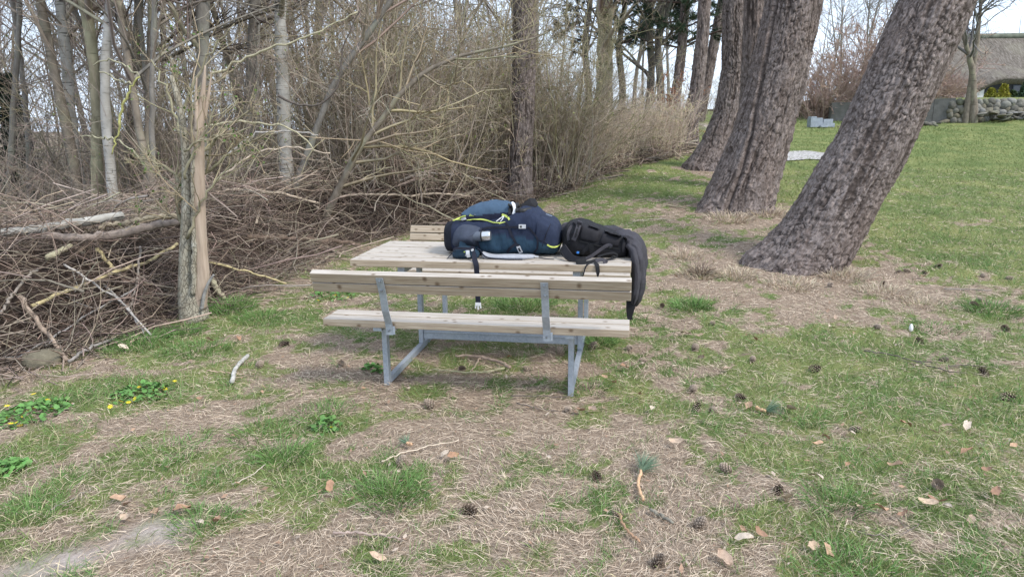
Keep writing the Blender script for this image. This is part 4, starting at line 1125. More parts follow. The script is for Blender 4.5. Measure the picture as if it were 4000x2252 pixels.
stem("dark mossy stem arching far to the right over the thicket", [(868, 440, 17), (889, 395, 16), (977, 273, 15), (1054, 185, 12), (1169, 133, 9), (1290, 116, 6), (1380, 80, 4)], 9.6, BARK_BROWN, seed=12, top=2.0, base=OLV, n=(16, 80, 420), t0=.2)
stem("brown double stem left of the upright pine in the thicket", [(952, 450, 20), (968, 330, 19), (985, 180, 18), (992, 0, 17)], 12.2, BARK_BROWN, seed=13)
stem("far broad bare tree in the sky gap right of the upright pine", [(1518, 300, 44), (1520, 180, 41), (1522, 80, 40), (1518, 0, 36)], 27.0, BARK_OLIVE, seed=14, top=11, n=(26, 120, 700), t0=.2)
stem("far many-branched tree between the sky gap and the distant pine", [(1632, 260, 20), (1640, 170, 18), (1632, 90, 16), (1640, 0, 14)], 25.0, BARK_DARK, seed=15, top=10, n=(26, 120, 700), t0=.15, base=(.14, .125, .10))
stem("far slanting bare stem beside the distant pine", [(1668, 255, 11), (1650, 150, 10), (1668, 60, 9), (1690, 0, 8)], 24.0, BARK_DARK, seed=16, top=9, n=(14, 60, 300), base=(.14, .125, .10))
stem("thin grey tree at the far left edge of the wood", [(22, 520, 15), (28, 380, 14), (40, 200, 13), (48, 80, 12), (50, 0, 12)], 9.6, BARK_GREY, seed=18)
stem("second thin grey tree at the far left edge, leaning left", [(78, 520, 14), (70, 330, 13), (52, 150, 12), (30, 0, 11)], 11.2, BARK_GREY, seed=19)
# evergreen at the far left and dark crowns near the sky gap
def evergreen(label, x, y, ht, wd, seed, z0=.1, colr=(.02, .032, .018), n=9000):
    r = np.random.default_rng(seed); b = np.array([x, y, float(H(x, y))]); e = empty("evergreen_tree", b); tag(e, label, "tree")
    rod("trunk", [(0, 0, -.1), (0, 0, ht * .9)], [.07, .02], BARK_DARK, e, 8)
    t = r.random(n) ** .8; az = r.uniform(0, 6.28, n); rr = wd * (1 - t * .8) * np.sqrt(r.random(n)) * (.7 + .5 * fbm(np.stack([np.cos(az) * 2, np.sin(az) * 2, t * 6], -1), 2))
    q = np.stack([np.cos(az) * rr, np.sin(az) * rr, z0 + t * (ht - z0)], -1)
    d = norm(r.normal(0, 1, (n, 3)) + np.array([0, 0, .2])); ln = r.uniform(.05, .12, n)[:, None]; sd = norm(np.cross(d, r.normal(0, 1, (n, 3)))) * ln * .3
    V = np.stack([q, q + d * ln * .5 + sd, q + d * ln, q + d * ln * .5 - sd], 1).reshape(-1, 3)
    add_stuff("crown", V, np.arange(n * 4).reshape(-1, 4), np.repeat(tint(n, colr, .5, r), 4, 0), e, BLADE, False)
    return e
p = A(66, 500, 13.5); evergreen("small dark ivy-covered evergreen among trees at far left", p[0], 13.5, 2.4, .42, 5)
for (vx, yy, lab, sd) in ((1475, 30.0, "dark pine with needles at the top edge left of the sky gap", 1), (1560, 31.0, "dark pine with needles above the sky gap", 2), (1655, 29.0, "dark pine crown hanging left of the distant pine", 3)):
    q = A(vx, 250, yy); b = np.array([q[0], yy, float(H(q[0], yy))])
    e = empty("pine_tree", b); tag(e, lab, "tree", "far pines with visible needles")
    Q = np.array([[q[0] + .1 * math.sin(k), yy, b[2] + k * .6] for k in range(18)]); Rr = np.linspace(.16, .05, 18)
    rod("trunk", Q - b, Rr, BARK_DARK, e, 9, caps=False)
    crown(e, b, Q, Rr, 40, 4.7, 2.1, 90 + sd, dens=80, thin=.012, nl_len=.26, colr=(.03, .05, .032))

# shrubs filling the wood edge
sp = [shrub_proto(200, 3.6, 14, .55, TB, buds=260), shrub_proto(201, 4.2, 11, .7, TBL, buds=120, budc=(.16, .15, .06)), shrub_proto(202, 3.0, 18, .8, TBL, n=(80, 300, 1200), buds=200), shrub_proto(203, 4.6, 9, .45, OLV, buds=420),
      shrub_proto(204, 3.4, 16, .9, OLV, n=(90, 340, 1350), buds=700, budc=(.13, .15, .045)), shrub_proto(205, 2.4, 24, 1.0, TB, n=(90, 260, 1000), r0=.009)]
SG = "bare shrubs of the thicket"
def shrubs(n, yr, dr, ids, sc, lab, xr=(-99, 99), seed=0, cat="shrub", grp=SG):
    r = np.random.default_rng(seed); k = 0; t = 0
    while k < n and t < 5000:
        t += 1
        y = r.uniform(*yr); d = r.uniform(*dr); x = float(np.interp(y, BY, BX)) - d
        if x < -.84 * y - 1.0 or not (xr[0] < x < xr[1]): continue
        if y < 12.7 and -1.0 < x < 1.2: continue            # the upright pine stands clear
        put(sp[int(r.choice(ids))], x, y, r.uniform(*sc), r.uniform(0, 6.28), used, lab + ', ' + zone(x, y), grp, cat); k += 1
shrubs(21, (8.8, 13), (2.0, 5.5), [0, 1, 3, 5], (.7, 1.0), "leafless brown shrub behind the brush heap", seed=1)
shrubs(26, (10.5, 16), (.7, 4.5), [1, 2, 3, 4], (.85, 1.25), "dense shrub of tan and olive twigs", (-3.2, .8), seed=2)
shrubs(24, (11, 22), (2.5, 14), [0, 1, 2, 5], (.9, 1.35), "leafless shrub deep in the wood", (-18, 0), seed=3)
shrubs(9, (16, 30), (1.5, 9), [0, 2, 3, 4], (.9, 1.4), "hazy far shrub behind the thicket", (-6, .6), seed=4)
shrubs(6, (19, 26), (.5, 3), [2, 5], (.55, .75), "low far shrub right of the thicket", (1.2, 6), seed=6)
shrubs(7, (12.3, 15), (.2, 1.4), [2, 4, 4, 1], (.85, 1.1), "tall dense shrub of olive twigs", (.7, 1.15), seed=8)
for k, (x, y, i) in enumerate(((-1.75, 12.0, 4), (1.15, 13.4, 2), (-2.3, 10.8, 1))):
    put(sp[i], x, y, .9, k * 2.0, used, ["olive twiggy shrub close beside the upright pine, left side", "tan twiggy shrub close beside the upright pine, right side", "arching tan shrub left of the upright pine at the heap"][k], SG, "shrub")
for k, (vx, yy, s) in enumerate(((1790, 34, .8), (1830, 38, .9), (1765, 36, .75), (1700, 30, .8), (1600, 30, .9), (1560, 33, .85), (1880, 40, .9))):
    p = A(vx, 300, yy); put(sp[[2, 4, 0, 4, 2, 0, 5][k]], p[0], yy, s * .85, k * 1.1, used, ["far low shrub in the gap right of the slim pine", "far low shrub behind the flared pine", "far low shrub behind the slim reddish pine", "far shrub at the foot of the distant pine", "far shrub below the many-branched tree", "far shrub below the sky gap", "far low shrub hidden behind the seamed pine"][k], "far shrubs at the horizon", "shrub")
for k, (vx, yy) in enumerate(((1590, 33), (1680, 36), (1450, 32), (1615, 40))):
    p = A(vx, 300, yy); put(tp[[2, 0, 1, 4][k]], p[0], yy, 1.1, k * 1.9, used, ["far twiggy tree right of the sky gap", "far twiggy tree behind the distant pine", "far forked tree left of the sky gap", "far dark tree behind the many-branched one"][k], "far bare trees", "tree")
# paler reed-like thicket towards the slim pine
REED = [shrub_proto(300, 1.7, 60, .42, (.60, .49, .37), n=(90, 300, 1100), r0=.005, l1=(.2, .4), buds=500, budc=(.38, .38, .15), name="twiggy_bush", rad=.6, curl=.06), shrub_proto(301, 1.5, 60, .5, (.50, .41, .325), n=(90, 300, 1100), r0=.005, l1=(.2, .4), buds=160, budc=(.25, .24, .10), name="twiggy_bush", rad=.6, curl=.06)]
k = 0
for i in range(22):
    y = 13.0 + i * .26 + rw.normal(0, .3); d = rw.uniform(.1, 1.5); x = float(np.interp(y, BY, BX)) - d
    put(REED[i % 2], x, y, rw.uniform(.85, 1.1) * (1.08 - .016 * i), rw.uniform(0, 6.28), used, "low pale twiggy bush in the thicket right of the upright pine", "pale bushes of the thicket", "bush")
p = A(1690, 300, 18.5)
put(shrub_proto(310, 1.5, 10, .6, (.30, .17, .11), n=(30, 120, 400), buds=1500, budc=(.34, .14, .07), r0=.01, name="beech_bush"), p[0], 18.5, 1.15, 0, {}, "small bush keeping orange-brown dead leaves beside the slim pine", None, "bush")

# brush heap along the edge of the wood
def heap(x, y):
    d = wood(x, y)
    h = .78 * sstep(-.05, 1.0, d) * (1 - .75 * sstep(1.7, 3.0, d))
    h = h * (1 - .62 * sstep(11.5, 14, y)) * (1 - sstep(17, 19, y)) * (.75 + .5 * fbm2(x, y, .9, 2, 70.)) * sstep(1.5, 3.2, y)
    return h
def Gp(vx, vy, off=.0):
    d = ray(vx, vy); t = 2.0
    while t < 60:
        p = d * t; z = CAM_H + p[2]; h = float(H(p[0], p[1]) + heap(p[0], p[1]))
        if z <= h + off: break
        t += max(.006, (z - h) * .3)
    return np.array([d[0] * t, d[1] * t, CAM_H + d[2] * t])
hx = np.arange(-9, 5, .12); hy = np.arange(1.6, 19.5, .12)
HX, HY = np.meshgrid(hx, hy); hz = heap(HX, HY)
HZ = H(HX, HY) + hz * .72 + (fbm2(HX, HY, 5, 3, 80.) - .5) * .16 * np.minimum(1, hz * 4) - .03
idx = np.arange(HX.size).reshape(HX.shape)
Fh = np.stack([idx[:-1, :-1], idx[:-1, 1:], idx[1:, 1:], idx[1:, :-1]], -1)
kq = (hz[:-1, :-1] > .012); Fh = Fh[kq]
SHADED_LITTER = m_plain("shaded_litter", (.045, .032, .025), .95, .1, var=.7, sc=26, bs=.9, bd=.03)  # litter brown, darkened so the colour stands in for shade in gaps
heap_e = empty("brush_heap", (-2.6, 7.5, 0)); tag(heap_e, "long heap of cut twigs and brushwood along the wood edge", "brush heap", kind="stuff")
hb0 = np.array([-2.6, 7.5, 0])
tag(build("shade_core", np.stack([HX.ravel(), HY.ravel(), HZ.ravel()], -1) - hb0, Fh, None, SHADED_LITTER, heap_e), kind="stuff")  # added core, painted dark as the shaded inside of the heap
def brush(name, n, seed, lr, rr_, base, K, curl, lay, yr=(2.8, 18), flat_=.28, S=3):
    r = np.random.default_rng(seed); e = 2 - 1.55
    y = (yr[0] ** e + r.random(n) * (yr[1] ** e - yr[0] ** e)) ** (1 / e)
    d = r.uniform(-.15, 2.9, n) ** 1.0; x = np.interp(y, BY, BX) - d
    z = H(x, y) + heap(x, y) * r.uniform(lay[0], lay[1], n) + .01
    az = r.uniform(0, 2 * np.pi, n)
    D = np.stack([np.cos(az), np.sin(az), r.normal(.05, flat_, n)], -1)
    Ln = r.uniform(*lr, n)
    P = grow(np.stack([x, y, z], -1), D, Ln, K, curl, -.03, r)
    P -= (P[:, K // 2] - P[:, 0])[:, None, :] * np.array([1, 1, .6])
    fl_ = H(P[..., 0], P[..., 1]) + .01; P[..., 2] = np.maximum(P[..., 2], fl_)
    R = taper(r.uniform(*rr_, n), K, .35, .0012)
    R = R * (np.maximum(1, y / 8)[:, None])
    V, F, C = tubes(P, R, S, tint(n, base, .45, r))
    tag(build(name, V - hb0, F, None, TWIG, heap_e, colr=C), kind="stuff")
brush("fine_twigs", 8800, 1, (.25, .9), (.0018, .004), (.235, .18, .14), 5, .34, (.55, 1.12))
brush("twigs", 3600, 2, (.5, 1.5), (.0028, .006), (.34, .27, .21), 7, .26, (.7, 1.18))
brush("dark_twigs", 4500, 3, (.3, 1.0), (.002, .005), (.085, .065, .055), 5, .22, (.4, 1.0))
brush("sticks", 230, 4, (.9, 2.2), (.005, .011), (.36, .30, .235), 8, .13, (.85, 1.2), S=5)

# branches that can be told apart on the heap
MS = {}
def m_stick(c):
    k = tuple(c)
    if k not in MS:
        m = Mt("stick_bark", .85, .2); v = m.coord(); cc = np.array(c)
        m.color(m.ramp(m.noise(v, 25, 5), [(.25, cc * .55), (.5, cc), (.75, cc * 1.35)])); m.bump(m.noise(v, 60, 3), .5, .004); MS[k] = m.m
    return MS[k]
def branch(label, pts, dia, c, name="fallen_branch", cat="branch", off=.03, seed=0, forks=0, S=8, wob=.006):
    P = np.array([Gp(vx, vy, off) for (vx, vy) in pts])
    # keep depth even along the branch
    for _ in range(2):
        P[1:-1, 1] = (P[:-2, 1] + 2 * P[1:-1, 1] + P[2:, 1]) / 4
    Q = []
    for (vx, vy), q in zip(pts, P): Q.append(A(vx, vy, q[1]))
    Q = np.array(Q)
    w = np.array([dia / 2 / 1768 * fdist(q) for q in Q]) * np.linspace(1, .75, len(Q))
    b = Q[0].copy(); e = empty(name, b); tag(e, label, cat)
    rod("wood", Q - b, w, m_stick(c), e, S, wob=wob, seed=seed, K=len(Q) * 5)
    r = np.random.default_rng(seed + 500)
    for k in range(forks):
        i = r.integers(1, len(Q)); t = r.random(); p = Q[i - 1] * (1 - t) + Q[i] * t
        d = norm(norm(Q[i] - Q[i - 1]) + r.normal(0, .6, 3)); l = r.uniform(.15, .4)
        rod("side_shoot", [p - b, p - b + d * l * .5, p - b + d * l + r.normal(0, .03, 3)], [w[0] * .45, w[0] * .35, w[0] * .15], m_stick(c), e, 5)
    return e
GRY = (.40, .37, .335); YEL = (.45, .375, .205); BRN = (.33, .255, .195); OLI = (.38, .345, .23); PAL = (.50, .41, .315)
branch("thick yellowish pole slanting across the front of the brush heap", [(80, 769), (186, 727), (300, 680), (366, 662), (446, 612)], 10, YEL, seed=1)
branch("long straight grey pole leaning on the brush heap, running down to the right", [(100, 534), (180, 627), (240, 694), (300, 750), (380, 842)], 7, GRY, seed=2, forks=2)
branch("grey forked stick crossing below the long grey pole", [(160, 664), (246, 717), (320, 770), (362, 838)], 6, GRY, seed=3, forks=3)
branch("thin grey stick slanting down to the left across the grey poles", [(340, 725), (233, 784), (143, 840), (40, 900)], 5, (.33, .31, .29), seed=4, forks=3)
branch("stout brown stick propped at the left foot of the heap", [(48, 745), (100, 814), (147, 874), (168, 905)], 13, BRN, seed=5, forks=2)
branch("short thick olive stub poking from under the logs", [(120, 648), (150, 632), (178, 617)], 15, OLI, seed=6)
branch("short yellow lichen stick in the middle of the heap", [(244, 622), (276, 667), (298, 681)], 10, YEL, seed=7)
branch("dark broken bough lying on the heap left of the table", [(622, 594), (700, 599), (780, 602), (850, 607), (905, 616)], 12, (.16, .115, .085), seed=8, wob=.012)
branch("thin tan stick reaching from the snag down towards the table", [(526, 659), (616, 680), (720, 713)], 6, YEL, seed=9)
branch("stout olive stub leaning against the foot of the snag", [(530, 700), (546, 726), (566, 752)], 15, OLI, seed=10)
branch("long pale pole lying along the heap top right of the snag", [(562, 476), (640, 480), (700, 485), (800, 510)], 8, PAL, seed=11)
branch("bent pale branch standing up from the heap top right of the snag", [(645, 560), (662, 500), (690, 463), (740, 490), (800, 522)], 5, PAL, seed=12, forks=2)
branch("grey stick lying at the front foot of the heap", [(172, 908), (220, 876), (262, 858), (290, 848)], 8, (.27, .245, .22), seed=13)
branch("curved grey branch bowing over the heap top left of the upright pine", [(1000, 455), (1060, 434), (1120, 437), (1190, 446), (1245, 458)], 5, (.34, .30, .26), seed=14, forks=2)
branch("long pale branch lying along the heap behind the table", [(850, 494), (930, 487), (1010, 492), (1100, 486), (1180, 492)], 6, PAL, seed=15, forks=1)
branch("curved brown stick at the lower left of the heap", [(0, 790), (30, 740), (70, 690), (95, 675)], 8, (.29, .25, .21), seed=16)
branch("forked grey stick hanging down the heap face left of the snag", [(352, 620), (350, 680), (338, 730), (326, 780)], 6, (.30, .26, .22), seed=17, forks=2)
def log(label, pts, dias, y, mat, seed):
    Q = np.array([A(vx, vy, yy) for (vx, vy), yy in zip(pts, y)]); R = [d / 2 / 1768 * fdist(q) for d, q in zip(dias, Q)]
    b = Q[0].copy(); e = empty("log", b); tag(e, label, "log")
    rod("bark", Q - b, R, mat, e, 14, wob=.008, seed=seed, K=24, caps=False)
    ax = norm(Q[-1] - Q[-2]); rod("cut_end", [Q[-1] - b - ax * .01, Q[-1] - b + ax * .004], [R[-1] * .97, R[-1] * .95], m_stick((.42, .33, .22)), e, 14, K=3)
y0l = float(Gp(150, 585)[1])
log("pale birch log lying on top of the brush heap at left", [(-60, 596), (60, 583), (150, 568), (240, 553), (306, 542)], [22, 22, 22, 21, 20], [y0l - .2, y0l, y0l + .1, y0l + .25, y0l + .4], BIRCH, 1)
log("smooth grey-brown log lying just below the birch log", [(110, 592), (200, 600), (280, 592), (360, 575), (456, 553)], [20, 22, 22, 20, 18], [y0l - .1, y0l - .05, y0l + .1, y0l + .25, y0l + .45], m_stick((.24, .195, .165)), 2)
log("thin weathered log behind the birch log", [(250, 572), (330, 556), (400, 545), (450, 540)], [13, 13, 12, 11], [y0l + .5, y0l + .6, y0l + .7, y0l + .8], m_stick((.33, .28, .2)), 3)

# stripped snag with its bark-covered twin stem
sg = G(488, 802); ysn = sg[1]
e = empty("tree_snag", sg); tag(e, "tall broken tree snag stripped to pale bare wood, beside the brush heap", "tree snag")
def vr(pts, y): 
    Q = np.array([A(a, b, y) for a, b, w in pts]); return Q - sg, np.array([w / 2 / 1768 * fdist(q) for (a, b, w), q in zip(pts, Q)])
def m_bare():
    m = Mt("bare_wood", .75, .25); v = m.coord((18, 18, 1.2)); gr = m.noise(v, 2.2, 5, .6, .3)
    c = m.ramp(gr, [(.2, (.22, .165, .12)), (.45, (.38, .295, .225)), (.75, (.50, .405, .315))])
    c = m.mix(m.ramp(m.noise(m.coord((1, 1, .5)), 7, 3), [(.55, 0), (.75, .6)]), c, (.28, .235, .19))
    m.color(c); m.bump(gr, .4, .006); return m.m
def m_crack():
    m = Mt("cracked_olive_bark", .9, .15); v = m.coord((1, 1, .45))
    ve = m.n("TexVoronoi", feature='DISTANCE_TO_EDGE'); ve.inputs["Scale"].default_value = 42; m.l(v, ve.inputs["Vector"])
    ed = m.ramp(ve.outputs[0], [(0, .25), (.09, 1)])
    c = m.ramp(m.noise(m.coord(), 9, 4), [(.3, (.24, .21, .155)), (.6, (.38, .35, .275)), (.8, (.46, .45, .39))])
    m.color(m.mix(ed, (.14, .12, .09), c)); m.bump(ed, .8, .008); return m.m
CRACK = m_crack()
P, R = vr([(502, 775, 33), (506, 715, 36), (510, 690, 34), (506, 640, 31), (502, 580, 33), (499, 500, 33), (497, 420, 33), (498, 350, 30), (503, 300, 22), (509, 250, 14), (513, 205, 9), (516, 165, 3)], ysn)
rod("bare_stem", P, R, m_bare(), e, 18, K=70)
for (pp_, dy_) in (([(497, 330, 16), (494, 270, 11), (493, 220, 6), (495, 195, 2)], -.02), ([(512, 300, 14), (524, 240, 9), (530, 200, 4), (531, 180, 1)], .02)):
    P, R = vr(pp_, ysn + dy_); rod('splinter', P, R, bpy.data.materials['bare_wood'], e, 8, K=16)
P, R = vr([(488, 815, 78), (488, 780, 70), (492, 750, 52), (497, 715, 34), (494, 690, 22)], ysn + .02)
rod("foot", P, R, CRACK, e, 18, K=24)
P, R = vr([(470, 800, 42), (469, 720, 40), (470, 640, 37), (473, 560, 32), (471, 480, 27), (468, 400, 20), (462, 330, 18), (448, 250, 14), (430, 190, 10)], ysn + .03)
rod("bark_stem", P, R, CRACK, e, 16, K=60)
P, R = vr([(487, 740, 14), (488, 640, 13), (486, 560, 12), (484, 470, 10), (486, 380, 8)], ysn - .05)
rod("bark_flap", P, R, CRACK, e, 8, K=30, wob=.004, seed=7)
P, R = vr([(507, 780, 9), (512, 745, 9), (524, 710, 7), (538, 690, 5)], ysn - .07)
rod("split_spike", P, R, m_stick((.28, .27, .25)), e, 7)
for (pp, sd) in (([(469, 620, 14), (455, 560, 11), (446, 520, 9), (440, 470, 7)], 1), ([(470, 480, 10), (430, 430, 8), (400, 410, 6), (350, 400, 4)], 2), ([(472, 420, 10), (500, 390, 8), (560, 330, 6), (640, 270, 4)], 3), ([(474, 460, 9), (540, 420, 7), (620, 360, 5), (690, 330, 3)], 4), ([(466, 360, 9), (440, 300, 7), (420, 230, 6), (380, 150, 4)], 5), ([(455, 300, 9), (480, 220, 7), (520, 140, 5), (590, 60, 3)], 6), ([(470, 560, 9), (420, 540, 6), (380, 520, 5), (330, 530, 3)], 7), ([(470, 600, 8), (500, 520, 6), (540, 450, 5), (600, 400, 3)], -4), ([(466, 450, 8), (490, 380, 6), (530, 300, 5), (560, 220, 3)], -5), ([(462, 380, 7), (500, 350, 5), (560, 345, 4), (630, 320, 3)], -6)):
    P, R = vr(pp, ysn + .05 + .03 * sd); rod("limb", P, R, BARK_OLIVE, e, 7, wob=.01, seed=sd + 20, K=14)
    P = P[None]; R = R[None]; r = np.random.default_rng(920 + sd)
    V, F, C, B = clothe(np.stack([np.stack([np.interp(np.linspace(0, 1, 8), np.linspace(0, 1, P.shape[1]), P[0, :, k]) for k in range(3)], -1)]), np.interp(np.linspace(0, 1, 8), np.linspace(0, 1, R.shape[1]), R[0])[None], r, 7, 24, 90, .2, OLV, (.4, .8), fine=.002, buds=40, budc=(.08, .13, .03))
    add_stuff("twigs", V, F, C, e); add_stuff("leaf_buds", *B, e, BLADE, False)
yl = ysn + .25
Q = np.array([A(a, b, yl) for a, b in [(352, 195), (331, 215), (318, 245), (304, 273), (302, 325), (288, 353), (281, 388)]]); b = Q[-1].copy()
e = empty("lichen_branch", b); tag(e, "crooked branch yellow with lichen hanging left of the snag", "branch")
LICH = m_stick((.38, .37, .14))
rod("wood", Q - b, np.array([4, 5, 6, 6, 5, 4, 3]) / 2 / 1768 * yl, LICH, e, 7, wob=.006, K=26)
for pp in ([(352, 195), (300, 150), (262, 150), (235, 165)], [(288, 353), (250, 342), (205, 343)], [(288, 353), (330, 370), (360, 410), (380, 430), (450, 470)], [(331, 215), (280, 190), (250, 180)]):
    Q2 = np.array([A(a, c, yl + .02) for a, c in pp]); rod("side_branch", Q2 - b, np.linspace(5, 3, len(pp)) / 2 / 1768 * yl, m_stick((.34, .32, .22)), e, 6, wob=.008, K=16)
for k, pp in enumerate(([(520, 200), (640, 130), (760, 100), (900, 30)], [(480, 330), (600, 305), (720, 318), (770, 350), (790, 380)], [(560, 400), (640, 335), (720, 330), (800, 340)], [(540, 460), (640, 380), (740, 370), (830, 385)], [(700, 240), (740, 265), (800, 270), (850, 230), (860, 120), (910, 20)])):
    yy = 7.2 + .35 * k; Q2 = np.array([A(a, c, yy) for a, c in pp]); b = Q2[0].copy()
    e = empty("overhanging_branch", b); tag(e, ["long thin branch rising to the right above the snag", "drooping thin branch right of the snag at mid height", "thin branch bowing right of the snag", "low thin branch right of the snag", "dark hooked branch between the snag and the broad birch"][k], "branch")
    rod("wood", Q2 - b, np.linspace(7, 3, len(pp)) / 2 / 1768 * yy, m_stick([OLI, OLI, GRY, PAL, (.12, .10, .085)][k]), e, 6, wob=.01, K=22, seed=k)
# ------------------------------------------------------------------ garden beyond the pines
def m_gravel():
    m = Mt("pale_gravel", .9, .2); v = m.coord()
    vo = m.n("TexVoronoi", feature='F1'); vo.inputs["Scale"].default_value = 22; m.l(v, vo.inputs["Vector"])
    sp_g = m.n("SeparateColor"); m.l(vo.outputs["Color"], sp_g.inputs[0])
    m.color(m.ramp(sp_g.outputs[0], [(0, (.27, .25, .23)), (.6, (.42, .40, .38)), (1, (.55, .53, .51))])); m.bump(vo.outputs["Distance"], .9, .03); return m.m
ga, gb = G(1925, 396), G(2072, 391)
gx = np.linspace(ga[0] - .2, gb[0] + .1, 60); gw = np.linspace(-1, 1, 14)
GX = np.repeat(gx[:, None], 14, 1); cy = np.interp(gx, [ga[0], gb[0]], [G(1745, 395)[1], G(2022, 391)[1]])
wd_ = (1.0 + .25 * np.sin(gx * 1.7)) * np.sqrt(np.clip(1 - ((gx - gx.mean()) / (gx.max() - gx.min()) * 2) ** 6, .02, 1))
GY = cy[:, None] + gw[None, :] * wd_[:, None] + (fbm2(GX, GX * 0 + gw[None, :], 2.2, 2) - .5) * .5
GZ = H(GX, GY) + .012 + .05 * (1 - gw[None, :] ** 2) * fbm2(GX, GY, 3, 3)
ix = np.arange(GX.size).reshape(GX.shape)
gf = np.stack([ix[:-1, :-1], ix[1:, :-1], ix[1:, 1:], ix[:-1, 1:]], -1).reshape(-1, 4)
tag(build("gravel_path", np.stack([GX.ravel(), GY.ravel(), GZ.ravel()], -1), gf, None, m_gravel()), kind="structure")
# raised terrace
yW = 24.3
CONC = Mt("old_concrete", .9, .2)
_v = CONC.coord(); _n = CONC.noise(_v, 5, 6, .65)
_c = CONC.ramp(_n, [(.3, (.10, .097, .09)), (.6, (.16, .155, .145)), (.8, (.21, .20, .185))])
_c = CONC.mix(CONC.ramp(CONC.noise(CONC.coord((3, 3, .5)), 3, 4), [(.5, 0), (.7, .5)]), _c, (.13, .125, .11))
CONC.color(_c); CONC.bump(CONC.noise(_v, 60, 4), .3, .01); CONC = CONC.m
xa, xb = A(2088, 300, 25.6)[0], A(2398, 300, yW)[0]
cw = empty("concrete_wall", (xa, 25.6, float(H(xa, 25.6)))); tag(cw, "low grey concrete retaining wall partly hidden behind the leaning pine", "wall")
nseg = 6
for k in range(nseg):
    t0, t1 = k / nseg + .002, (k + 1) / nseg - .002
    V = []
    for t in (t0, t1):
        X_ = xa + (xb - xa) * t; Y_ = 25.6 + (yW - 25.6) * t
        for (dy, z) in ((0, 1.0), (.2, 1.0), (.2, 2.36 + .02 * t), (0, 2.36 + .02 * t)):
            V.append((X_ - xa, Y_ + dy - 25.6, z - float(H(xa, 25.6)) - (.06 * (1 - t) if z > 2 else 0)))
    build("wall_panel", np.array(V), [(0, 1, 5, 4), (1, 2, 6, 5), (2, 3, 7, 6), (3, 0, 4, 7), (3, 2, 1, 0), (4, 5, 6, 7)], None, CONC, cw, smooth=False)
tx_ = np.arange(xa + .3, 62, .8); ty_ = np.concatenate([np.arange(0, 4, .4), np.arange(4, 60, 4)])
TXX, TYY = np.meshgrid(tx_, ty_)
base_y = np.interp(TXX, [xa, xb, xb + 6, 70], [25.75, yW + .18, yW - .9 + .3, yW - 3])
TYW = base_y + TYY
TZ = 2.22 + .24 * sstep(0, 2.5, TYY) + .06 * (fbm2(TXX, TYW, 1.2, 3) - .5) * sstep(0, 1, TYY)
ix = np.arange(TXX.size).reshape(TXX.shape)
tf = np.stack([ix[:-1, :-1], ix[:-1, 1:], ix[1:, 1:], ix[1:, :-1]], -1).reshape(-1, 4)
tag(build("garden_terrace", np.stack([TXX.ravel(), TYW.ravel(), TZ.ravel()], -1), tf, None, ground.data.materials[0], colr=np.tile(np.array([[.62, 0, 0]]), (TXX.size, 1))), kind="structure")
# fieldstone wall, every stone its own piece
def m_stone():
    m = Mt("fieldstone", .9, .2); oi = m.n("ObjectInfo"); v = m.coord()
    a = m.ramp(oi.outputs["Random"], [(0, (.12, .113, .095)), (.25, (.19, .18, .15)), (.5, (.17, .15, .105)), (.75, (.235, .23, .215)), (1, (.14, .14, .095))])
    n_ = m.noise(v, 4, 5)
    m.color(m.mix(.55, a, m.ramp(n_, [(.3, .55), (.7, 1.35)]), 'MULTIPLY')); m.bump(n_, .6, .03); return m.m
STONE = m_stone()
def stone_mesh(seed, flat_=1.0):
    bm = bmesh.new(); bmesh.ops.create_icosphere(bm, subdivisions=2, radius=.5)
    r = np.random.default_rng(seed); o = r.random(3) * 20
    for v in bm.verts:
        p = np.array(v.co); n_ = float(fbm((p * 2.2 + o)[None], 2)[0])
        q = np.sign(p) * np.abs(p / .5) ** .8 * .5
        v.co = Vector(q * (.72 + .55 * n_)) * 1.0; v.co.z *= flat_
    me = bpy.data.meshes.new("stone"); bm.to_mesh(me); bm.free(); me.materials.append(STONE)
    for p in me.polygons: p.use_smooth = True
    return me
SM = [stone_mesh(k) for k in range(6)]
sw = empty("stone_wall", (xb, yW, 1.5)); tag(sw, "dry wall of round fieldstones edging the raised garden", "wall")
rs = np.random.default_rng(9)
def put_stone(parent, org, p, sc, rot, name="stone", mesh=None):
    o = bpy.data.objects.new(name, mesh or SM[int(rs.integers(0, 6))]); col.objects.link(o); o.parent = parent
    o.location = (p[0] - org[0], p[1] - org[1], p[2] - org[2]); o.scale = sc; o.rotation_euler = rot; return o
for c in range(5):
    x = xb - .25 + rs.uniform(0, .15)
    while x < xb + 5.2:
        big = 1.0 + .35 * sstep(1.3, 2.6, x - xb)
        w = rs.uniform(.16, .30) * big; t = (x - xb) / 6
        yy = yW - .6 * t - .05 + c * .035
        zb_ = float(H(x, yy)); top = 2.22
        z = zb_ + .06 + (c + .3) * (top - zb_) / 4.7 + rs.normal(0, .015)
        put_stone(sw, (xb, yW, 1.5), (x + w / 2, yy + rs.normal(0, .02), z), (w * 1.12, w * 1.1, .235 * rs.uniform(.85, 1.2)), (rs.normal(0, .4), rs.normal(0, .6), rs.uniform(-.7, .7)))
        x += w * .9
# earth packed behind the stones, its dark colour standing in for shade between them
V = []
for t in np.linspace(0, 1, 8):
    X_ = xb - .2 + 6 * t; Y_ = yW - .6 * t + .12; V += [(X_ - xb, Y_ - yW, -.6), (X_ - xb, Y_ - yW + .1, .78)]
build("earth_backing", np.array(V), [(2 * i, 2 * i + 2, 2 * i + 3, 2 * i + 1) for i in range(7)], None, SHADED_LITTER, sw)
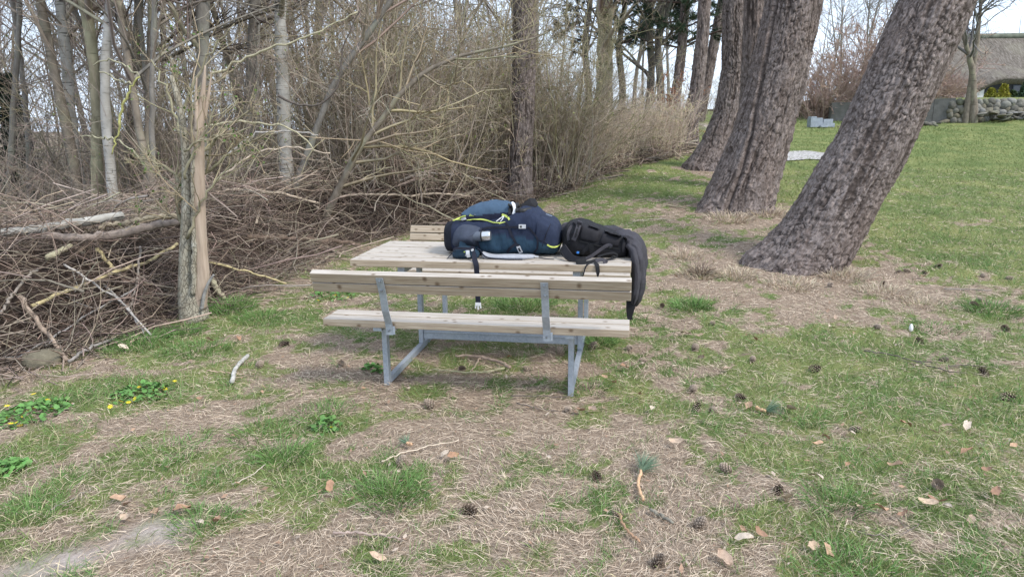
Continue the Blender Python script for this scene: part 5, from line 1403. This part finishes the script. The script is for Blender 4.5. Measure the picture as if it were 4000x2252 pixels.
# heap of flat slabs in front of the wall
hp = G(2540, 303); hpe = empty("slab_heap", hp); tag(hpe, "tumbled heap of flat stone slabs in front of the fieldstone wall", "stone heap")
for k in range(34):
    lay = k // 12
    x, y = rs.normal(.1, .38), rs.normal(0, .16)
    put_stone(hpe, (0, 0, 0), (x, y, .05 + lay * .085 + rs.uniform(0, .05)), (rs.uniform(.18, .4), rs.uniform(.15, .3), rs.uniform(.05, .1)), (rs.normal(0, .2), rs.normal(0, .25), rs.uniform(0, 3)), "slab")
for k, (vx, vy) in enumerate(((2330, 312), (2345, 311), (2360, 309), (2372, 306), (2380, 300), (2352, 314))):
    p = G(vx, vy + 3); o = bpy.data.objects.new("loose_stone", SM[k]); col.objects.link(o); s_k = (.26, .22, .14)[k % 3]
    o.location = (p[0], p[1], p[2] + .03); o.scale = (s_k * 1.4, s_k, s_k * .6); o.rotation_euler = (0, .3, k)
    tag(o, "loose grey stone lying where the concrete wall meets the fieldstones", "stone", "loose stones by the wall")
# stacked kerb blocks
bp = G(2070, 320); BLK = m_plain("grey_block", (.30, .335, .375), .85, .2, var=.15, sc=12)
def block(lo, hi, label, rz=0):
    o = box("concrete_block", lo, hi, BLK, None, .008); o.location = bp; o.rotation_euler = (0, 0, rz); tag(o, label, "block", "blocks stacked by the concrete wall"); return o
u = fdist(bp) / 1768
block((-32 * u, 0, 0), (-1 * u, .3, 13 * u), "bottom left block of the grey block stack by the concrete wall")
block((-32 * u, .01, 13.1 * u), (-2 * u, .3, 23 * u), "upper left block of the grey block stack, under the half block")
block((-31 * u, .02, 23.1 * u), (-17 * u, .28, 26.5 * u), "small half block on top of the grey block stack")
block((0 * u, .03, 0), (30 * u, .3, 10 * u), "bottom right block of the grey block stack")
block((1 * u, .04, 10.1 * u), (25 * u, .3, 20 * u), "upper right block of the grey block stack")
block((-16 * u, -.25, .0), (2 * u, -.08, 4 * u), "narrow grey block lying in front of the stack", .1)
o = box("board", (-.1, -.3, 0), (.75, -.12, .03), WOOD, None, .003); o.location = (bp[0] + .45, bp[1] - .05, bp[2] + .01); tag(o, "old board lying on the grass right of the grey blocks", "board")
# thatched house
def m_thatch():
    m = Mt("thatch", .95, .1); v = m.coord((1, 1, 1)); n_ = m.noise(m.coord((4, 1, 1.5)), 2.2, 6, .75); n2_ = m.noise(v, .8, 3)
    c = m.ramp(n_, [(.35, (.08, .068, .056)), (.5, (.15, .13, .11)), (.65, (.23, .205, .18))])
    m.color(m.mix(m.ramp(n2_, [(.5, 0), (.7, .4)]), c, (.24, .225, .17))); m.bump(n_, .9, .06); return m.m
THATCH = m_thatch()
hx0 = A(2352, 240, 48.0)[0]
hs_ = empty("thatched_house", (hx0, 48, 2.4)); tag(hs_, "low white house under a big grey thatched roof on the terrace", "house")
RL = 26.0; NX, NY = 70, 22
rxs = np.linspace(0, RL, NX); rv = np.linspace(0, 1, NY)
V = []
for xq in rxs:
    hip = min(1.0, max(0.0, (xq + .9) / 3.4)) ** .75           # hipped left end
    for t in rv:
        brow = .62 * math.exp(-((xq - 5.2) / 1.7) ** 4) * max(0, 1 - t * 2.2)
        z = 1.42 + brow + 3.6 * hip * t ** 1.08 - (.12 if t == 0 else 0); y = -.55 + 4.4 * t * (.35 + .65 * hip)
        V.append((xq - .5, y + (1 - hip) * 1.6, z + .05 * (float(fbm2(xq, t * 6, .9, 2)) - .5)))
ix = np.arange(NX * NY).reshape(NX, NY)
rf4 = np.stack([ix[:-1, :-1], ix[1:, :-1], ix[1:, 1:], ix[:-1, 1:]], -1).reshape(-1, 4)
V = np.array(V); back = V.copy(); back[:, 1] = 2 * 3.85 - back[:, 1] + .02
und = V[ix[:, 0]].copy(); und[:, 1] += .5; und[:, 2] -= .3
roof = build("roof", np.vstack([V, back, und]), np.vstack([rf4, rf4[:, ::-1] + len(V), [(ix[i, 0], 2 * len(V) + i, 2 * len(V) + i + 1, ix[i + 1, 0]) for i in range(NX - 1)]]), None, THATCH, hs_)
rod("ridge", [(2.6, 3.85, 5.02), (RL * .5, 3.85, 5.08), (RL - .6, 3.85, 5.02)], [.2, .22, .2], m_plain("ridge_turf", (.15, .16, .125), .95, .1, var=.3, sc=4), roof, 10)
WHT = m_plain("limewash", (.72, .71, .69), .9, .1, var=.05, sc=3)
BLKP = m_plain("black_boards", (.015, .016, .02), .6, .3, var=.2, sc=6)
box("wall", (.4, .0, -.3), (3.2, .3, 1.55), WHT, hs_, .01)
box("wall", (7.4, .0, -.3), (RL - 1, .3, 1.55), WHT, hs_, .01)
box("wall", (.4, .31, -.3), (.7, 7.3, 1.55), WHT, hs_, .01)
for px in (.9, 1.75, 2.6): box("timber_post", (px, -.03, -.3), (px + .12, .1, 1.5), BLKP, hs_, .005)
for k in range(14): box("gate_board", (3.21 + k * .3, -.04 - .006 * (k % 2), -.3), (3.21 + k * .3 + .294, .12, 2.02 if 1 < k < 12 else 1.7), BLKP, hs_, .004)
w_ = box("window", (5.0, -.09, 1.0), (5.7, -.05, 1.55), m_plain("window_frame", (.05, .06, .08), .5, .4), hs_, .004)
box("pane", (5.06, -.1, 1.06), (5.64, -.092, 1.49), m_plain("dark_glass", (.03, .04, .06), .08, .6, var=.02), w_, 0)
# dwarf conifers and hedges on the terrace
def dwarf(label, vx, yy, ht, wd, colr, seed):
    p = A(vx, 245, yy); e = evergreen(label, p[0], yy, ht, wd, seed, .02, colr, 2600); e.name = "dwarf_conifer"; e.location.z = 2.40; return e
dwarf("small golden ball conifer in front of the white wall", 2491, 28.5, .42, .30, (.30, .29, .05), 41)
dwarf("taller golden cone conifer in front of the black boards", 2522, 28.0, .56, .26, (.32, .30, .05), 42)
dwarf("low dark green ball shrub beside the golden cone conifer", 2546, 28.6, .34, .24, (.07, .10, .04), 43)
dwarf("dark green conifer at the right edge of the picture", 2578, 27.5, .62, .3, (.05, .085, .045), 44)
RB = (.36, .255, .21)
hb1 = shrub_proto(400, 1.15, 60, .75, RB, n=(80, 260, 1000), r0=.008, name="hedge_bush", rad=.5, fine=.004)
for k, vx in enumerate((2338, 2362, 2386, 2404)):
    p = A(vx, 250, 29.5); o = put(hb1, p[0], 29.5, 1.0, k * 1.7, used, "reddish brown hedge bush on the terrace left of the house, number in row hidden", "hedge on the terrace", "hedge"); o.location.z = 2.45
    o["label"] = ["leftmost reddish hedge bush on the terrace beside the leaning pine", "second reddish hedge bush on the terrace from the leaning pine", "third reddish hedge bush on the terrace from the leaning pine", "rightmost reddish hedge bush before the white house wall"][k]
bb1 = shrub_proto(401, 2.6, 70, 1.0, (.40, .29, .235), n=(130, 600, 2800), r0=.012, name="brown_bush", rad=.6, up=-.035, curl=.08, fine=.0045, l1=(.2, .42))
for k, (vx, yy, s) in enumerate(((2062, 26.5, .85), (2105, 27.2, 1.0), (2160, 27.6, 1.1), (2215, 28.0, 1.15), (2260, 28.0, 1.1), (2040, 27.6, .7))):
    p = A(vx, 300, yy)
    put(bb1, p[0], yy, s * 1.3, k * 1.3, used, ["rounded brown leafless bush behind the grey block stack", "big brown leafless bush above the left end of the concrete wall", "tall brown leafless bush left of the leaning pine", "brown leafless bush half hidden by the leaning pine", "brown leafless bush behind the leaning pine", "small brown bush right of the seamed pine"][k], "brown garden bushes", "bush", s * 1.3)
# bare garden trees
gt = G(2447, 309)
stem("slim grey garden tree with drooping bare branches before the stone wall", [(2447, 309, 21), (2448, 250, 16), (2447, 200, 14), (2441, 150, 14), (2424, 100, 8), (2418, 40, 7), (2430, -30, 5)], gt[1], BARK_BROWN, "garden_tree", 50, 7.5, (44, 240, 1300), base=(.17, .16, .15), t0=.32)
stem("right-hand upright fork of the slim grey garden tree", [(2446, 178, 13), (2456, 110, 11), (2462, 50, 9), (2470, -20, 7)], gt[1] + .05, BARK_BROWN, "garden_tree", 51, 7.0, (20, 110, 600), base=(.20, .19, .18), t0=.5)
for k, (vx, yy, s) in enumerate(((2075, 40, .85), (2120, 44, .95), (2170, 38, .9), (2215, 46, 1.0), (2262, 42, .9), (2540, 60, .9), (2150, 50, 1.1), (2040, 46, .9))):
    p = A(vx, 250, yy)
    o = put(tp[[0, 2, 0, 1, 2, 0, 2, 1][k]], p[0], yy, s, k * 2.1, used, ["bare tree behind the brown bush, nearest the seamed pine", "bare tree in the sky gap between the two big pines", "bare tree just left of the leaning pine top", "bare tree half behind the leaning pine", "bare tree behind the leaning pine", "bare tree rising behind the thatched roof", "taller far bare tree in the sky gap between the big pines", "far bare tree at the edge of the seamed pine"][k], "bare trees behind the garden", "tree")
    o.location.z = 1.9
# ------------------------------------------------------------------ small things on the ground
MARKS = [("the table's left front leg", 978, 965), ("the table's right front leg", 1437, 987), ("the leaning pine", 1985, 690), ("the seamed pine", 1850, 540), ("the stripped snag", 485, 800), ("the big yellow-flowered clump", 80, 1036), ("the green pine sprig", 1615, 1200), ("the bare soil patch", 390, 1330)]
ORD = ["nearest", "second nearest", "third nearest", "fourth nearest", "fifth nearest", "sixth nearest", "seventh nearest", "eighth nearest", "ninth nearest", "tenth nearest", "eleventh nearest", "twelfth nearest"]
def describe(items, noun, add=""):
    """labels that single out each of many small things by the nearest landmark"""
    b = {}
    for i, (vx, vy) in enumerate(items):
        d = [((vx - mx) ** 2 + (2 * (vy - my)) ** 2, n, mx, my) for n, mx, my in MARKS]; q = min(d)
        dx, dy = vx - q[2], 2 * (vy - q[3]); w = ("right of" if dx > 0 else "left of") if abs(dx) > abs(dy) else ("in front of" if dy > 0 else "behind")
        b.setdefault((w, q[1]), []).append((q[0], i))
    out = {}
    for (w, n), L_ in b.items():
        for k, (_, i) in enumerate(sorted(L_)): out[i] = (f"{ORD[min(k, 11)]} " if len(L_) > 1 else "") + f"{noun} {w} {n}"
    return out
# pine cones
def cone_proto():
    e = empty("pine_cone"); r = np.random.default_rng(4)
    V, F3 = [], []; C = []
    n = 78; Lc = .082
    for k in range(n):
        t = (k + .5) / n; az = k * 2.39996; x = (t - .5) * Lc
        rad = .026 * math.sin(math.pi * (t * .8 + .16)) ** .8
        out = np.array([0.0, math.cos(az), math.sin(az)]); fw = np.array([1.0, 0, 0]); tg = np.cross(out, fw)
        d = norm(out * 1.0 + fw * (.25 + .9 * t)); b = np.array([x, 0, 0]) + out * rad * .25; tip = b + d * (rad * .95 + .004)
        w = .0065 * (1 - .45 * abs(t - .4)); o = len(V)
        V += [b - tg * w * .5, b + tg * w * .5, tip + tg * w, tip - tg * w, tip + d * .003 + fw * .003]
        F3 += [(o, o + 1, o + 2), (o, o + 2, o + 3), (o + 3, o + 2, o + 4)]
        C += [(.11, .08, .06)] * 2 + [(.30, .235, .18)] * 2 + [(.48, .39, .31)]
    t = np.linspace(0, 1, 8); P = np.stack([(t - .5) * Lc * .92, 0 * t, 0 * t], -1)[None]; R = (.012 * np.sin(np.pi * (t * .8 + .12)))[None]
    v, f, c = tubes(P, R, 7, np.array([[.05, .036, .027]]))
    build("core", v, f, None, TWIG, e, colr=c)
    tag(build("scales", np.array(V), None, np.array(F3), BLADE, e, colr=np.array(C), smooth=False), kind="stuff")
    return e
CONES = [(858, 917), (1082, 1021), (1429, 1033), (1327, 930), (1162, 930), (1410, 888), (1617, 909), (1010, 1166), (1555, 1295), (1653, 1418), (1490, 875), (1583, 877), (1864, 1002), (1752, 1027), (1792, 1033), (2153, 1082), (1826, 1183), (1957, 1236), (1743, 981), (2371, 907), (2472, 938), (2536, 1002), (1893, 905), (2358, 1221), (1758, 1321), (1748, 877), (2258, 685), (2282, 683), (2324, 687), (2088, 718), (2471, 697), (2461, 755), (2527, 828), (2205, 825), (1793, 814), (2540, 702), (2359, 671), (716, 868), (653, 920), (2450, 770), (1760, 690), (1665, 770), (2310, 860), (2220, 715), (2050, 930), (1500, 1200), (1180, 1290)]
lab = describe(CONES, "brown pine cone")
cp = cone_proto(); rc = np.random.default_rng(8)
for i, (vx, vy) in enumerate(CONES):
    o = cp if i == 0 else copy_tree(cp)
    p = G(vx, vy); s = rc.uniform(.6, .95)
    o.location = (p[0], p[1], p[2] + .012 * s); o.scale = (s, s, s); o.rotation_euler = (rc.uniform(0, 6), rc.normal(0, .35), rc.uniform(0, 6.28)); tag(o, lab[i], "pine cone", "fallen pine cones")
# sticks lying about
def gstick(label, pts, dia, c, name="fallen_stick", cat="stick", seed=0, lift=.5, S=8, forks=0, end=.6):
    Q = np.array([G(a, b) for a, b in pts]); w = np.array([dia / 2 / 1768 * fdist(q) for q in Q]) * np.linspace(1, end, len(Q))
    Q[:, 2] += w * (lift + .5) + .006; b = Q[0].copy(); e = empty(name, b); tag(e, label, cat)
    rod("wood", Q - b, w, m_stick(c), e, S, wob=.003, seed=seed, K=len(Q) * 5)
    r = np.random.default_rng(seed + 40)
    for k in range(forks):
        i = r.integers(1, len(Q)); t = r.random(); p = Q[i - 1] * (1 - t) + Q[i] * t - b; d = norm(norm(Q[i] - Q[i - 1]) + np.array([*r.normal(0, .7, 2), .1])); l = r.uniform(.05, .14)
        rod("side_twig", [p, p + d * l * .5, p + d * l], [w[0] * .5, w[0] * .4, w[0] * .25], m_stick(c), e, 5)
    return e
gstick("thick brown stick with torn pale end lying under the table", [(1145, 898), (1180, 899), (1215, 904), (1250, 914), (1283, 929)][::-1], 9, (.33, .245, .19), seed=1)
gstick("slender curved olive stick lying under the table", [(1268, 930), (1220, 940), (1170, 941), (1120, 936), (1088, 931)], 6, (.33, .31, .19), seed=2)
gstick("short forked twig joining the two sticks under the table", [(1207, 904), (1190, 930), (1182, 938)], 5, (.32, .25, .19), seed=3)
gstick("grey lichen-covered branch piece lying left of the table", [(584, 966), (588, 945), (600, 922), (624, 900)], 11, (.46, .44, .40), seed=4, end=.85, name="fallen_branch", cat="branch")
gstick("thin tan stick lying across the grey branch piece", [(520, 936), (560, 938), (614, 943)], 4, (.45, .33, .24), seed=5)
gstick("long dark twig with shoots in the grass right of the table", [(2172, 885), (2240, 895), (2299, 911), (2345, 925), (2392, 940)], 4, (.14, .12, .10), seed=6, forks=5)
gstick("thin dark twig between two pine cones at the right", [(2385, 922), (2430, 920), (2480, 924)], 3.5, (.14, .12, .10), seed=7, forks=2)
gstick("straight grey-brown stick right of the leaning pine foot", [(2373, 729), (2430, 730), (2494, 733)], 4, (.24, .21, .18), seed=8)
gstick("dark short stick below the green pine sprig", [(1636, 1288), (1662, 1303), (1694, 1322)], 9, (.21, .19, .15), seed=9, end=.9)
gstick("split strip of brown bark lying in the foreground straw", [(1555, 1298), (1566, 1322), (1582, 1345), (1608, 1368)], 9, (.36, .225, .14), seed=10, name="bark_strip", cat="bark", S=5)
gstick("long pale straw stem lying in the foreground, left of centre", [(960, 1164), (1000, 1148), (1050, 1132), (1152, 1110)], 4, (.62, .52, .40), seed=11)
gstick("thin dark twig in front of the table's right leg", [(1285, 1000), (1350, 998), (1425, 1002)], 3.5, (.16, .13, .11), seed=12, forks=3)
gstick("thin dark twig behind the pine cone in front of the table", [(1300, 1018), (1350, 1030), (1400, 1036)], 3.5, (.16, .13, .11), seed=13, forks=2)
gstick("pinkish brown stick at the bottom left of centre", [(838, 1345), (900, 1347), (960, 1352), (1010, 1360)], 7, (.34, .26, .22), seed=14)
gstick("thin grey stick slanting at left foreground", [(130, 1285), (180, 1260), (228, 1232)], 4, (.22, .19, .17), seed=15)
gstick("pale stick slanting at left, below the green tuft", [(585, 1222), (625, 1205), (668, 1170)], 4, (.48, .42, .33), seed=16)
gstick("long dark twig in the lower right grass", [(2120, 1332), (2200, 1352), (2280, 1345), (2310, 1320)], 4, (.17, .14, .12), seed=17, forks=2)
gstick("thin twig behind the seamed pine foot, on the left", [(1675, 520), (1700, 522), (1735, 528)], 4, (.25, .22, .15), seed=18, forks=2)
gstick("pale stick in the grass behind the black backpack", [(1590, 560), (1640, 552), (1700, 556)], 3, (.45, .38, .29), seed=19, forks=1)
# green pine sprigs
def sprig(label, stem_pts, tip, a0, a1, ln, seed, n=230):
    r = np.random.default_rng(seed); Q = np.array([G(a, b) for a, b in stem_pts]); Q[:, 2] += .014
    b = Q[0].copy(); e = empty("pine_sprig", b); tag(e, label, "pine sprig")
    w = 8 / 2 / 1768 * fdist(Q[0]); rod("stem", Q - b, [w] * len(Q), m_stick((.56, .36, .215)), e, 8, wob=.002, K=16)
    p = Q[-1] - b; c = []
    th = r.uniform(a0, a1, n); el = r.uniform(-.05, .75, n)
    d = np.stack([np.cos(th) * np.cos(el), np.sin(th) * np.cos(el), np.sin(el)], -1)
    q = p + (Q[-2] - Q[-1])[None] * r.uniform(0, .35, n)[:, None]; l = r.uniform(.75, 1.1, n) * ln
    s_ = norm(np.cross(d, r.normal(0, 1, (n, 3)))) * .0014
    V = np.stack([q - s_, q + s_, q + d * l[:, None]], 1).reshape(-1, 3); V[:, 2] = np.maximum(V[:, 2], -.005)
    tag(build("needles", V, None, np.arange(n * 3).reshape(-1, 3), BLADE, e, colr=np.repeat(tint(n, (.15, .22, .14), .35, r), 3, 0), smooth=False), kind="stuff")
sprig("fallen green pine sprig with a bare tan stem in the foreground", [(1617, 1264), (1604, 1224), (1614, 1178)], None, -.5, 1.9, .115, 3)
sprig("pale green fallen pine sprig with hidden stem in the right foreground", [(1900, 1030), (1915, 1036), (1926, 1040)], None, -.9, .8, .11, 4, 160)
sprig("small tuft of green needles in the middle foreground", [(1035, 1125), (1030, 1122), (1024, 1120)], None, 1.4, 3.4, .07, 6, 70)
# lesser celandine clumps: round leaves, yellow flowers
def leafm(n=7):
    V = [(0, 0, 0)]; 
    for k in range(n): a = -2.6 + 5.2 * k / (n - 1); V.append((math.cos(a) * .5 + .42, math.sin(a) * .5, .06 * math.cos(2 * a)))
    return np.array(V), np.array([(0, i, i + 1) for i in range(1, n)])
FLW = m_plain("yellow_petals", (.85, .66, .02), .5, .3, var=.1, sc=40)
def flower_mesh():
    V, F = [(0, 0, 0)], []
    for k in range(8):
        a = k * math.pi / 4; o = len(V); V += [(math.cos(a - .25) * .011, math.sin(a - .25) * .011, .003), (math.cos(a) * .017, math.sin(a) * .017, .004), (math.cos(a + .25) * .011, math.sin(a + .25) * .011, .003)]
        F += [(0, o, o + 1), (0, o + 1, o + 2)]
    me = build("flower", np.array(V), None, np.array(F), FLW, None, link=False, smooth=False).data; return me
FM = flower_mesh()
def celandine(label, vx, vy, rx, ry, nleaf, flowers, seed):
    r = np.random.default_rng(seed); c = G(vx, vy); sx = abs(G(vx + rx, vy)[0] - c[0]); sy = abs(G(vx, vy - ry)[1] - G(vx, vy + ry)[1]) / 2
    e = empty("flowering_plant" if flowers else "leafy_plant", c); tag(e, label, "plant")
    lv, lf = leafm(); V, F, C = [], [], []
    a = r.uniform(0, 6.28, nleaf); q = np.sqrt(r.random(nleaf)); hh = .012 + .045 * (1 - q ** 2) * r.uniform(.5, 1, nleaf)
    for k in range(nleaf):
        x, y = q[k] * sx * math.cos(a[k]), q[k] * sy * math.sin(a[k]); s = r.uniform(.018, .034)
        m = Matrix.Rotation(r.uniform(0, 6.28), 3, 'Z') @ Matrix.Rotation(r.normal(0, .45), 3, 'Y') @ Matrix.Rotation(r.normal(0, .4), 3, 'X')
        zz = float(zg(np.array([c[0] + x]), np.array([c[1] + y]))[0]) - c[2] + hh[k]
        v = np.array([m @ Vector(p * s) for p in lv]) + np.array([x, y, zz]); F.append(lf + len(V) * len(lv)); V.append(v); C.append(np.repeat(tint(1, (.10, .21, .055), .35, r), len(lv), 0))
    tag(build("leaves", np.concatenate(V), None, np.concatenate(F), BLADE, e, colr=np.concatenate(C)), kind="stuff")
    for (fx, fy) in flowers:
        p = G(fx, fy); d = norm(np.array([0, 0, CAM_H]) - p); p = p + d * .05
        o = bpy.data.objects.new("flower", FM); col.objects.link(o); o.parent = e; o.location = Vector(p - c); s = r.uniform(.8, 1.15); o.scale = (s, s, s); o.rotation_euler = (r.normal(.35, .3), r.normal(0, .3), r.uniform(0, 6))
za = lambda L_: [(a / 2.366, 836.9 + b / 2.366) for a, b in L_]
celandine("large clump of round green leaves with many yellow flowers at far left", 80, 1036, 80, 38, 330, za([(200, 365), (285, 400), (42, 435), (95, 455), (160, 468), (208, 447), (33, 505), (130, 500), (65, 540), (95, 535), (120, 553), (180, 503), (315, 450), (265, 377), (163, 413)]), 1)
celandine("smaller spread of round leaves with scattered yellow flowers", 355, 990, 70, 24, 200, za([(735, 343), (828, 323), (803, 392), (765, 415), (718, 408), (657, 438), (900, 343), (980, 333), (1040, 287)]), 2)
celandine("tiny round-leaved plant with a single yellow flower", 822, 1074, 36, 14, 60, za([(1968, 562)]), 3)
celandine("low clump of round leaves without flowers beside the table's left leg", 936, 932, 28, 12, 70, [], 4)
celandine("spread of green leaves with two yellow flowers behind the bench end", 830, 745, 60, 14, 120, [(843, 742), (875, 748), (800, 755)], 5)
celandine("leafy green weed at the left edge of the foreground", 22, 1178, 42, 24, 110, [], 6)
# bigger grass tufts
def tuft(label, vx, vy, rad, n, ln, seed, colr=(.12, .22, .06), name="grass_tuft"):
    r = np.random.default_rng(seed); c = G(vx, vy); a = r.uniform(0, 6.28, n); q = np.sqrt(r.random(n)) * rad
    P0 = np.stack([np.cos(a) * q, np.sin(a) * q, 0 * q], -1); P0[:, 2] = zg(P0[:, 0] + c[0], P0[:, 1] + c[1]) - c[2] - .005
    D = norm(np.stack([np.cos(a) * (q / rad * .9) + r.normal(0, .3, n), np.sin(a) * (q / rad * .9) + r.normal(0, .3, n), np.full(n, .8)], -1))
    W = np.maximum(r.uniform(.002, .0036, n), .0007 * c[1]); sd = norm(np.cross(D, r.normal(0, 1, (n, 3))))
    V, F4, F3, CC = ribbons(P0, D, sd, r.uniform(.5, 1.15, n) * ln, W, np.stack([D[:, 0], D[:, 1], 0 * a - .5], -1) * .8, tint(n, colr, .4, r), False)
    e = empty(name, c); tag(e, label, "grass tuft"); tag(build("blades", V, F4, F3, BLADE, e, colr=CC, smooth=False), kind="stuff")
TU = [(718, 1150, .10, 260, .14), (660, 1092, .16, 300, .09), (976, 1236, .17, 420, .11), (1509, 862, .11, 260, .12), (2096, 1264, .12, 300, .11), (2172, 1440, .14, 300, .10), (1740, 770, .16, 380, .14), (575, 775, .22, 500, .15), (2496, 778, .22, 400, .12), (350, 862, .22, 420, .13), (500, 875, .22, 380, .11), (650, 800, .2, 320, .12), (1320, 765, .25, 420, .12), (815, 1040, .16, 300, .09), (455, 835, .15, 260, .12), (2020, 1045, .14, 220, .08), (440, 1130, .18, 260, .08), (1000, 1245, .13, 240, .1), (2340, 820, .2, 260, .08), (1480, 975, .14, 220, .08), (60, 1285, .16, 260, .07), (500, 1315, .12, 200, .08), (2540, 1030, .2, 260, .07)]
lt = describe([t[:2] for t in TU], "tuft of longer green grass")
for i, t in enumerate(TU): tuft(lt[i], *t, 60 + i)
DT = [(1760, 690, .20, 420, .12), (1850, 690, .22, 420, .12), (2120, 690, .26, 480, .13), (1990, 715, .25, 420, .10), (2230, 730, .25, 380, .10), (1830, 548, .35, 420, .15), (1930, 535, .35, 420, .16), (1720, 640, .2, 260, .11), (2330, 760, .22, 300, .09)]
lt = describe([t[:2] for t in DT], "dry pale grass tussock")
for i, t in enumerate(DT): tuft(lt[i], *t, 160 + i, colr=(.50, .41, .30), name="dry_grass_tussock")
tuft("added fuzzy brown weed clump left of the leaning pine foot", 1762, 690, .07, 200, .22, 300, (.26, .20, .15), "added_weed")  # added stand-in where only a brown blur is known
# dead leaves
def leaf_mesh(seed):
    r = np.random.default_rng(seed); V, F = [], []
    for i in range(5):
        for j in (-1, 0, 1):
            x = (i / 4 - .5) * .09; w = .022 * math.sin(math.pi * (i / 4 * .86 + .08)) * (1 + .35 * ((i % 2) - .5))
            V.append((x, j * w, .012 * (j * j) * r.uniform(.3, 1.3) + .010 * math.sin(i * 1.3 + seed) + (.008 * i / 4)))
    for i in range(4):
        for j in (0, 1): o = i * 3 + j; F.append((o, o + 3, o + 4, o + 1))
    return np.array(V), np.array(F)
LFC = [(.34, .20, .125), (.42, .275, .18), (.29, .175, .115), (.48, .36, .26), (.40, .29, .215), (.56, .46, .36)]
def m_leaf(c, k):
    return m_plain("dead_leaf", c, .8, .25, var=.25, sc=60, bs=.3)
LM = []
for k in range(6):
    V, F = leaf_mesh(k); LM.append(build("dead_leaf", V, F, None, m_leaf(LFC[k], k), None, link=False).data)
LEAVES = [(2160, 1290), (2215, 1290), (2270, 1302), (2330, 1275), (2355, 1270), (2380, 1285), (2440, 1320), (2080, 1397), (2040, 1385), (1870, 1365), (1820, 1413), (1910, 1350), (1985, 1035), (1885, 1030), (2140, 1098), (2075, 1110), (2055, 1125), (2350, 1095), (2430, 1080), (2380, 1080), (2275, 1075), (2430, 1145), (2130, 1178), (2050, 1210), (1980, 1262), (1870, 1345), (1460, 1040), (1490, 1037), (1545, 970), (1520, 955), (1640, 1035), (1280, 905), (1120, 1150), (1140, 1155), (1380, 1160), (300, 1265), (320, 1312), (395, 1297), (325, 1277), (460, 1292), (505, 1325), (545, 1320), (830, 1233), (505, 1010), (565, 850), (530, 862), (600, 858), (430, 810), (340, 865), (310, 880), (950, 1412), (1860, 640), (1700, 700), (1760, 850), (1725, 845), (1900, 860), (2090, 830), (2320, 700), (1610, 1000), (1700, 930), (2250, 1180), (2480, 1190), (2500, 1250), (2545, 1130), (1380, 1050), (1700, 1120), (1765, 905), (2100, 805), (1830, 935), (1570, 930)]
ll = describe(LEAVES, "curled dead leaf")
rl = np.random.default_rng(12)
CN = ["rusty brown", "tan brown", "dark russet", "pale tan", "beige", "bleached straw-coloured"]
for i, (vx, vy) in enumerate(LEAVES):
    k = int(rl.integers(0, 6)); p = G(vx, vy); s = rl.uniform(.45, .85)
    o = bpy.data.objects.new("dead_leaf", LM[k]); col.objects.link(o); o.location = (p[0], p[1], p[2] + .022); o.scale = (s, s * rl.uniform(.8, 1.4), s); o.rotation_euler = (rl.normal(0, .45), rl.normal(0, .35), rl.uniform(0, 6.28))
    tag(o, ll[i].replace("curled dead leaf", CN[k] + " dead leaf"), "leaf", "dead leaves on the grass")
# crumbs of leaf and bark too small to count
n = 2600
x, y = scatter(n, 1.6, 13, 1.5); kp = wood(x, y) < .4; x, y = x[kp], y[kp]; n = len(x)
a = r2.uniform(0, 6.28, n); s = r2.uniform(.005, .017, n); tl = r2.normal(0, .35, n)
d1 = np.stack([np.cos(a), np.sin(a), tl], -1) * s[:, None]; d2 = np.stack([-np.sin(a), np.cos(a), r2.normal(0, .35, n)], -1) * (s * r2.uniform(.3, .7, n))[:, None]
c = np.stack([x, y, zg(x, y) + .022], -1)
V = np.stack([c - d1, c + d2, c + d1, c - d2], 1).reshape(-1, 3)
CC = np.repeat(np.where((r2.random(n) < .35)[:, None], np.array([[.46, .37, .29]]), np.array([[.33, .21, .14]])) * r2.uniform(.6, 1.2, (n, 1)), 4, 0)
tag(build("leaf_crumbs", V, np.arange(n * 4).reshape(-1, 4), None, BLADE, colr=CC, smooth=False), "small brown crumbs of leaf and bark scattered over the grass", "leaf litter", kind="stuff")
# boulder half hidden at the heap's left foot
p = G(85, 925); o = bpy.data.objects.new("boulder", SM[2]); col.objects.link(o); o.location = (p[0], p[1] + .1, p[2] + .02); o.scale = (.26, .22, .16); o.rotation_euler = (0, .1, .5)
tag(o, "smooth grey stone at the left foot of the brush heap", "stone")
p = G(2290, 830); o = bpy.data.objects.new("white_pebble", SM[4]); col.objects.link(o); o.location = (p[0], p[1], p[2] + .02); o.scale = (.03, .03, .06)
o.data = o.data.copy(); o.data.materials[0] = m_plain("white_stone", (.78, .78, .78), .7, .2, var=.05); tag(o, "small white pebble in the grass right of the leaning pine", "pebble")
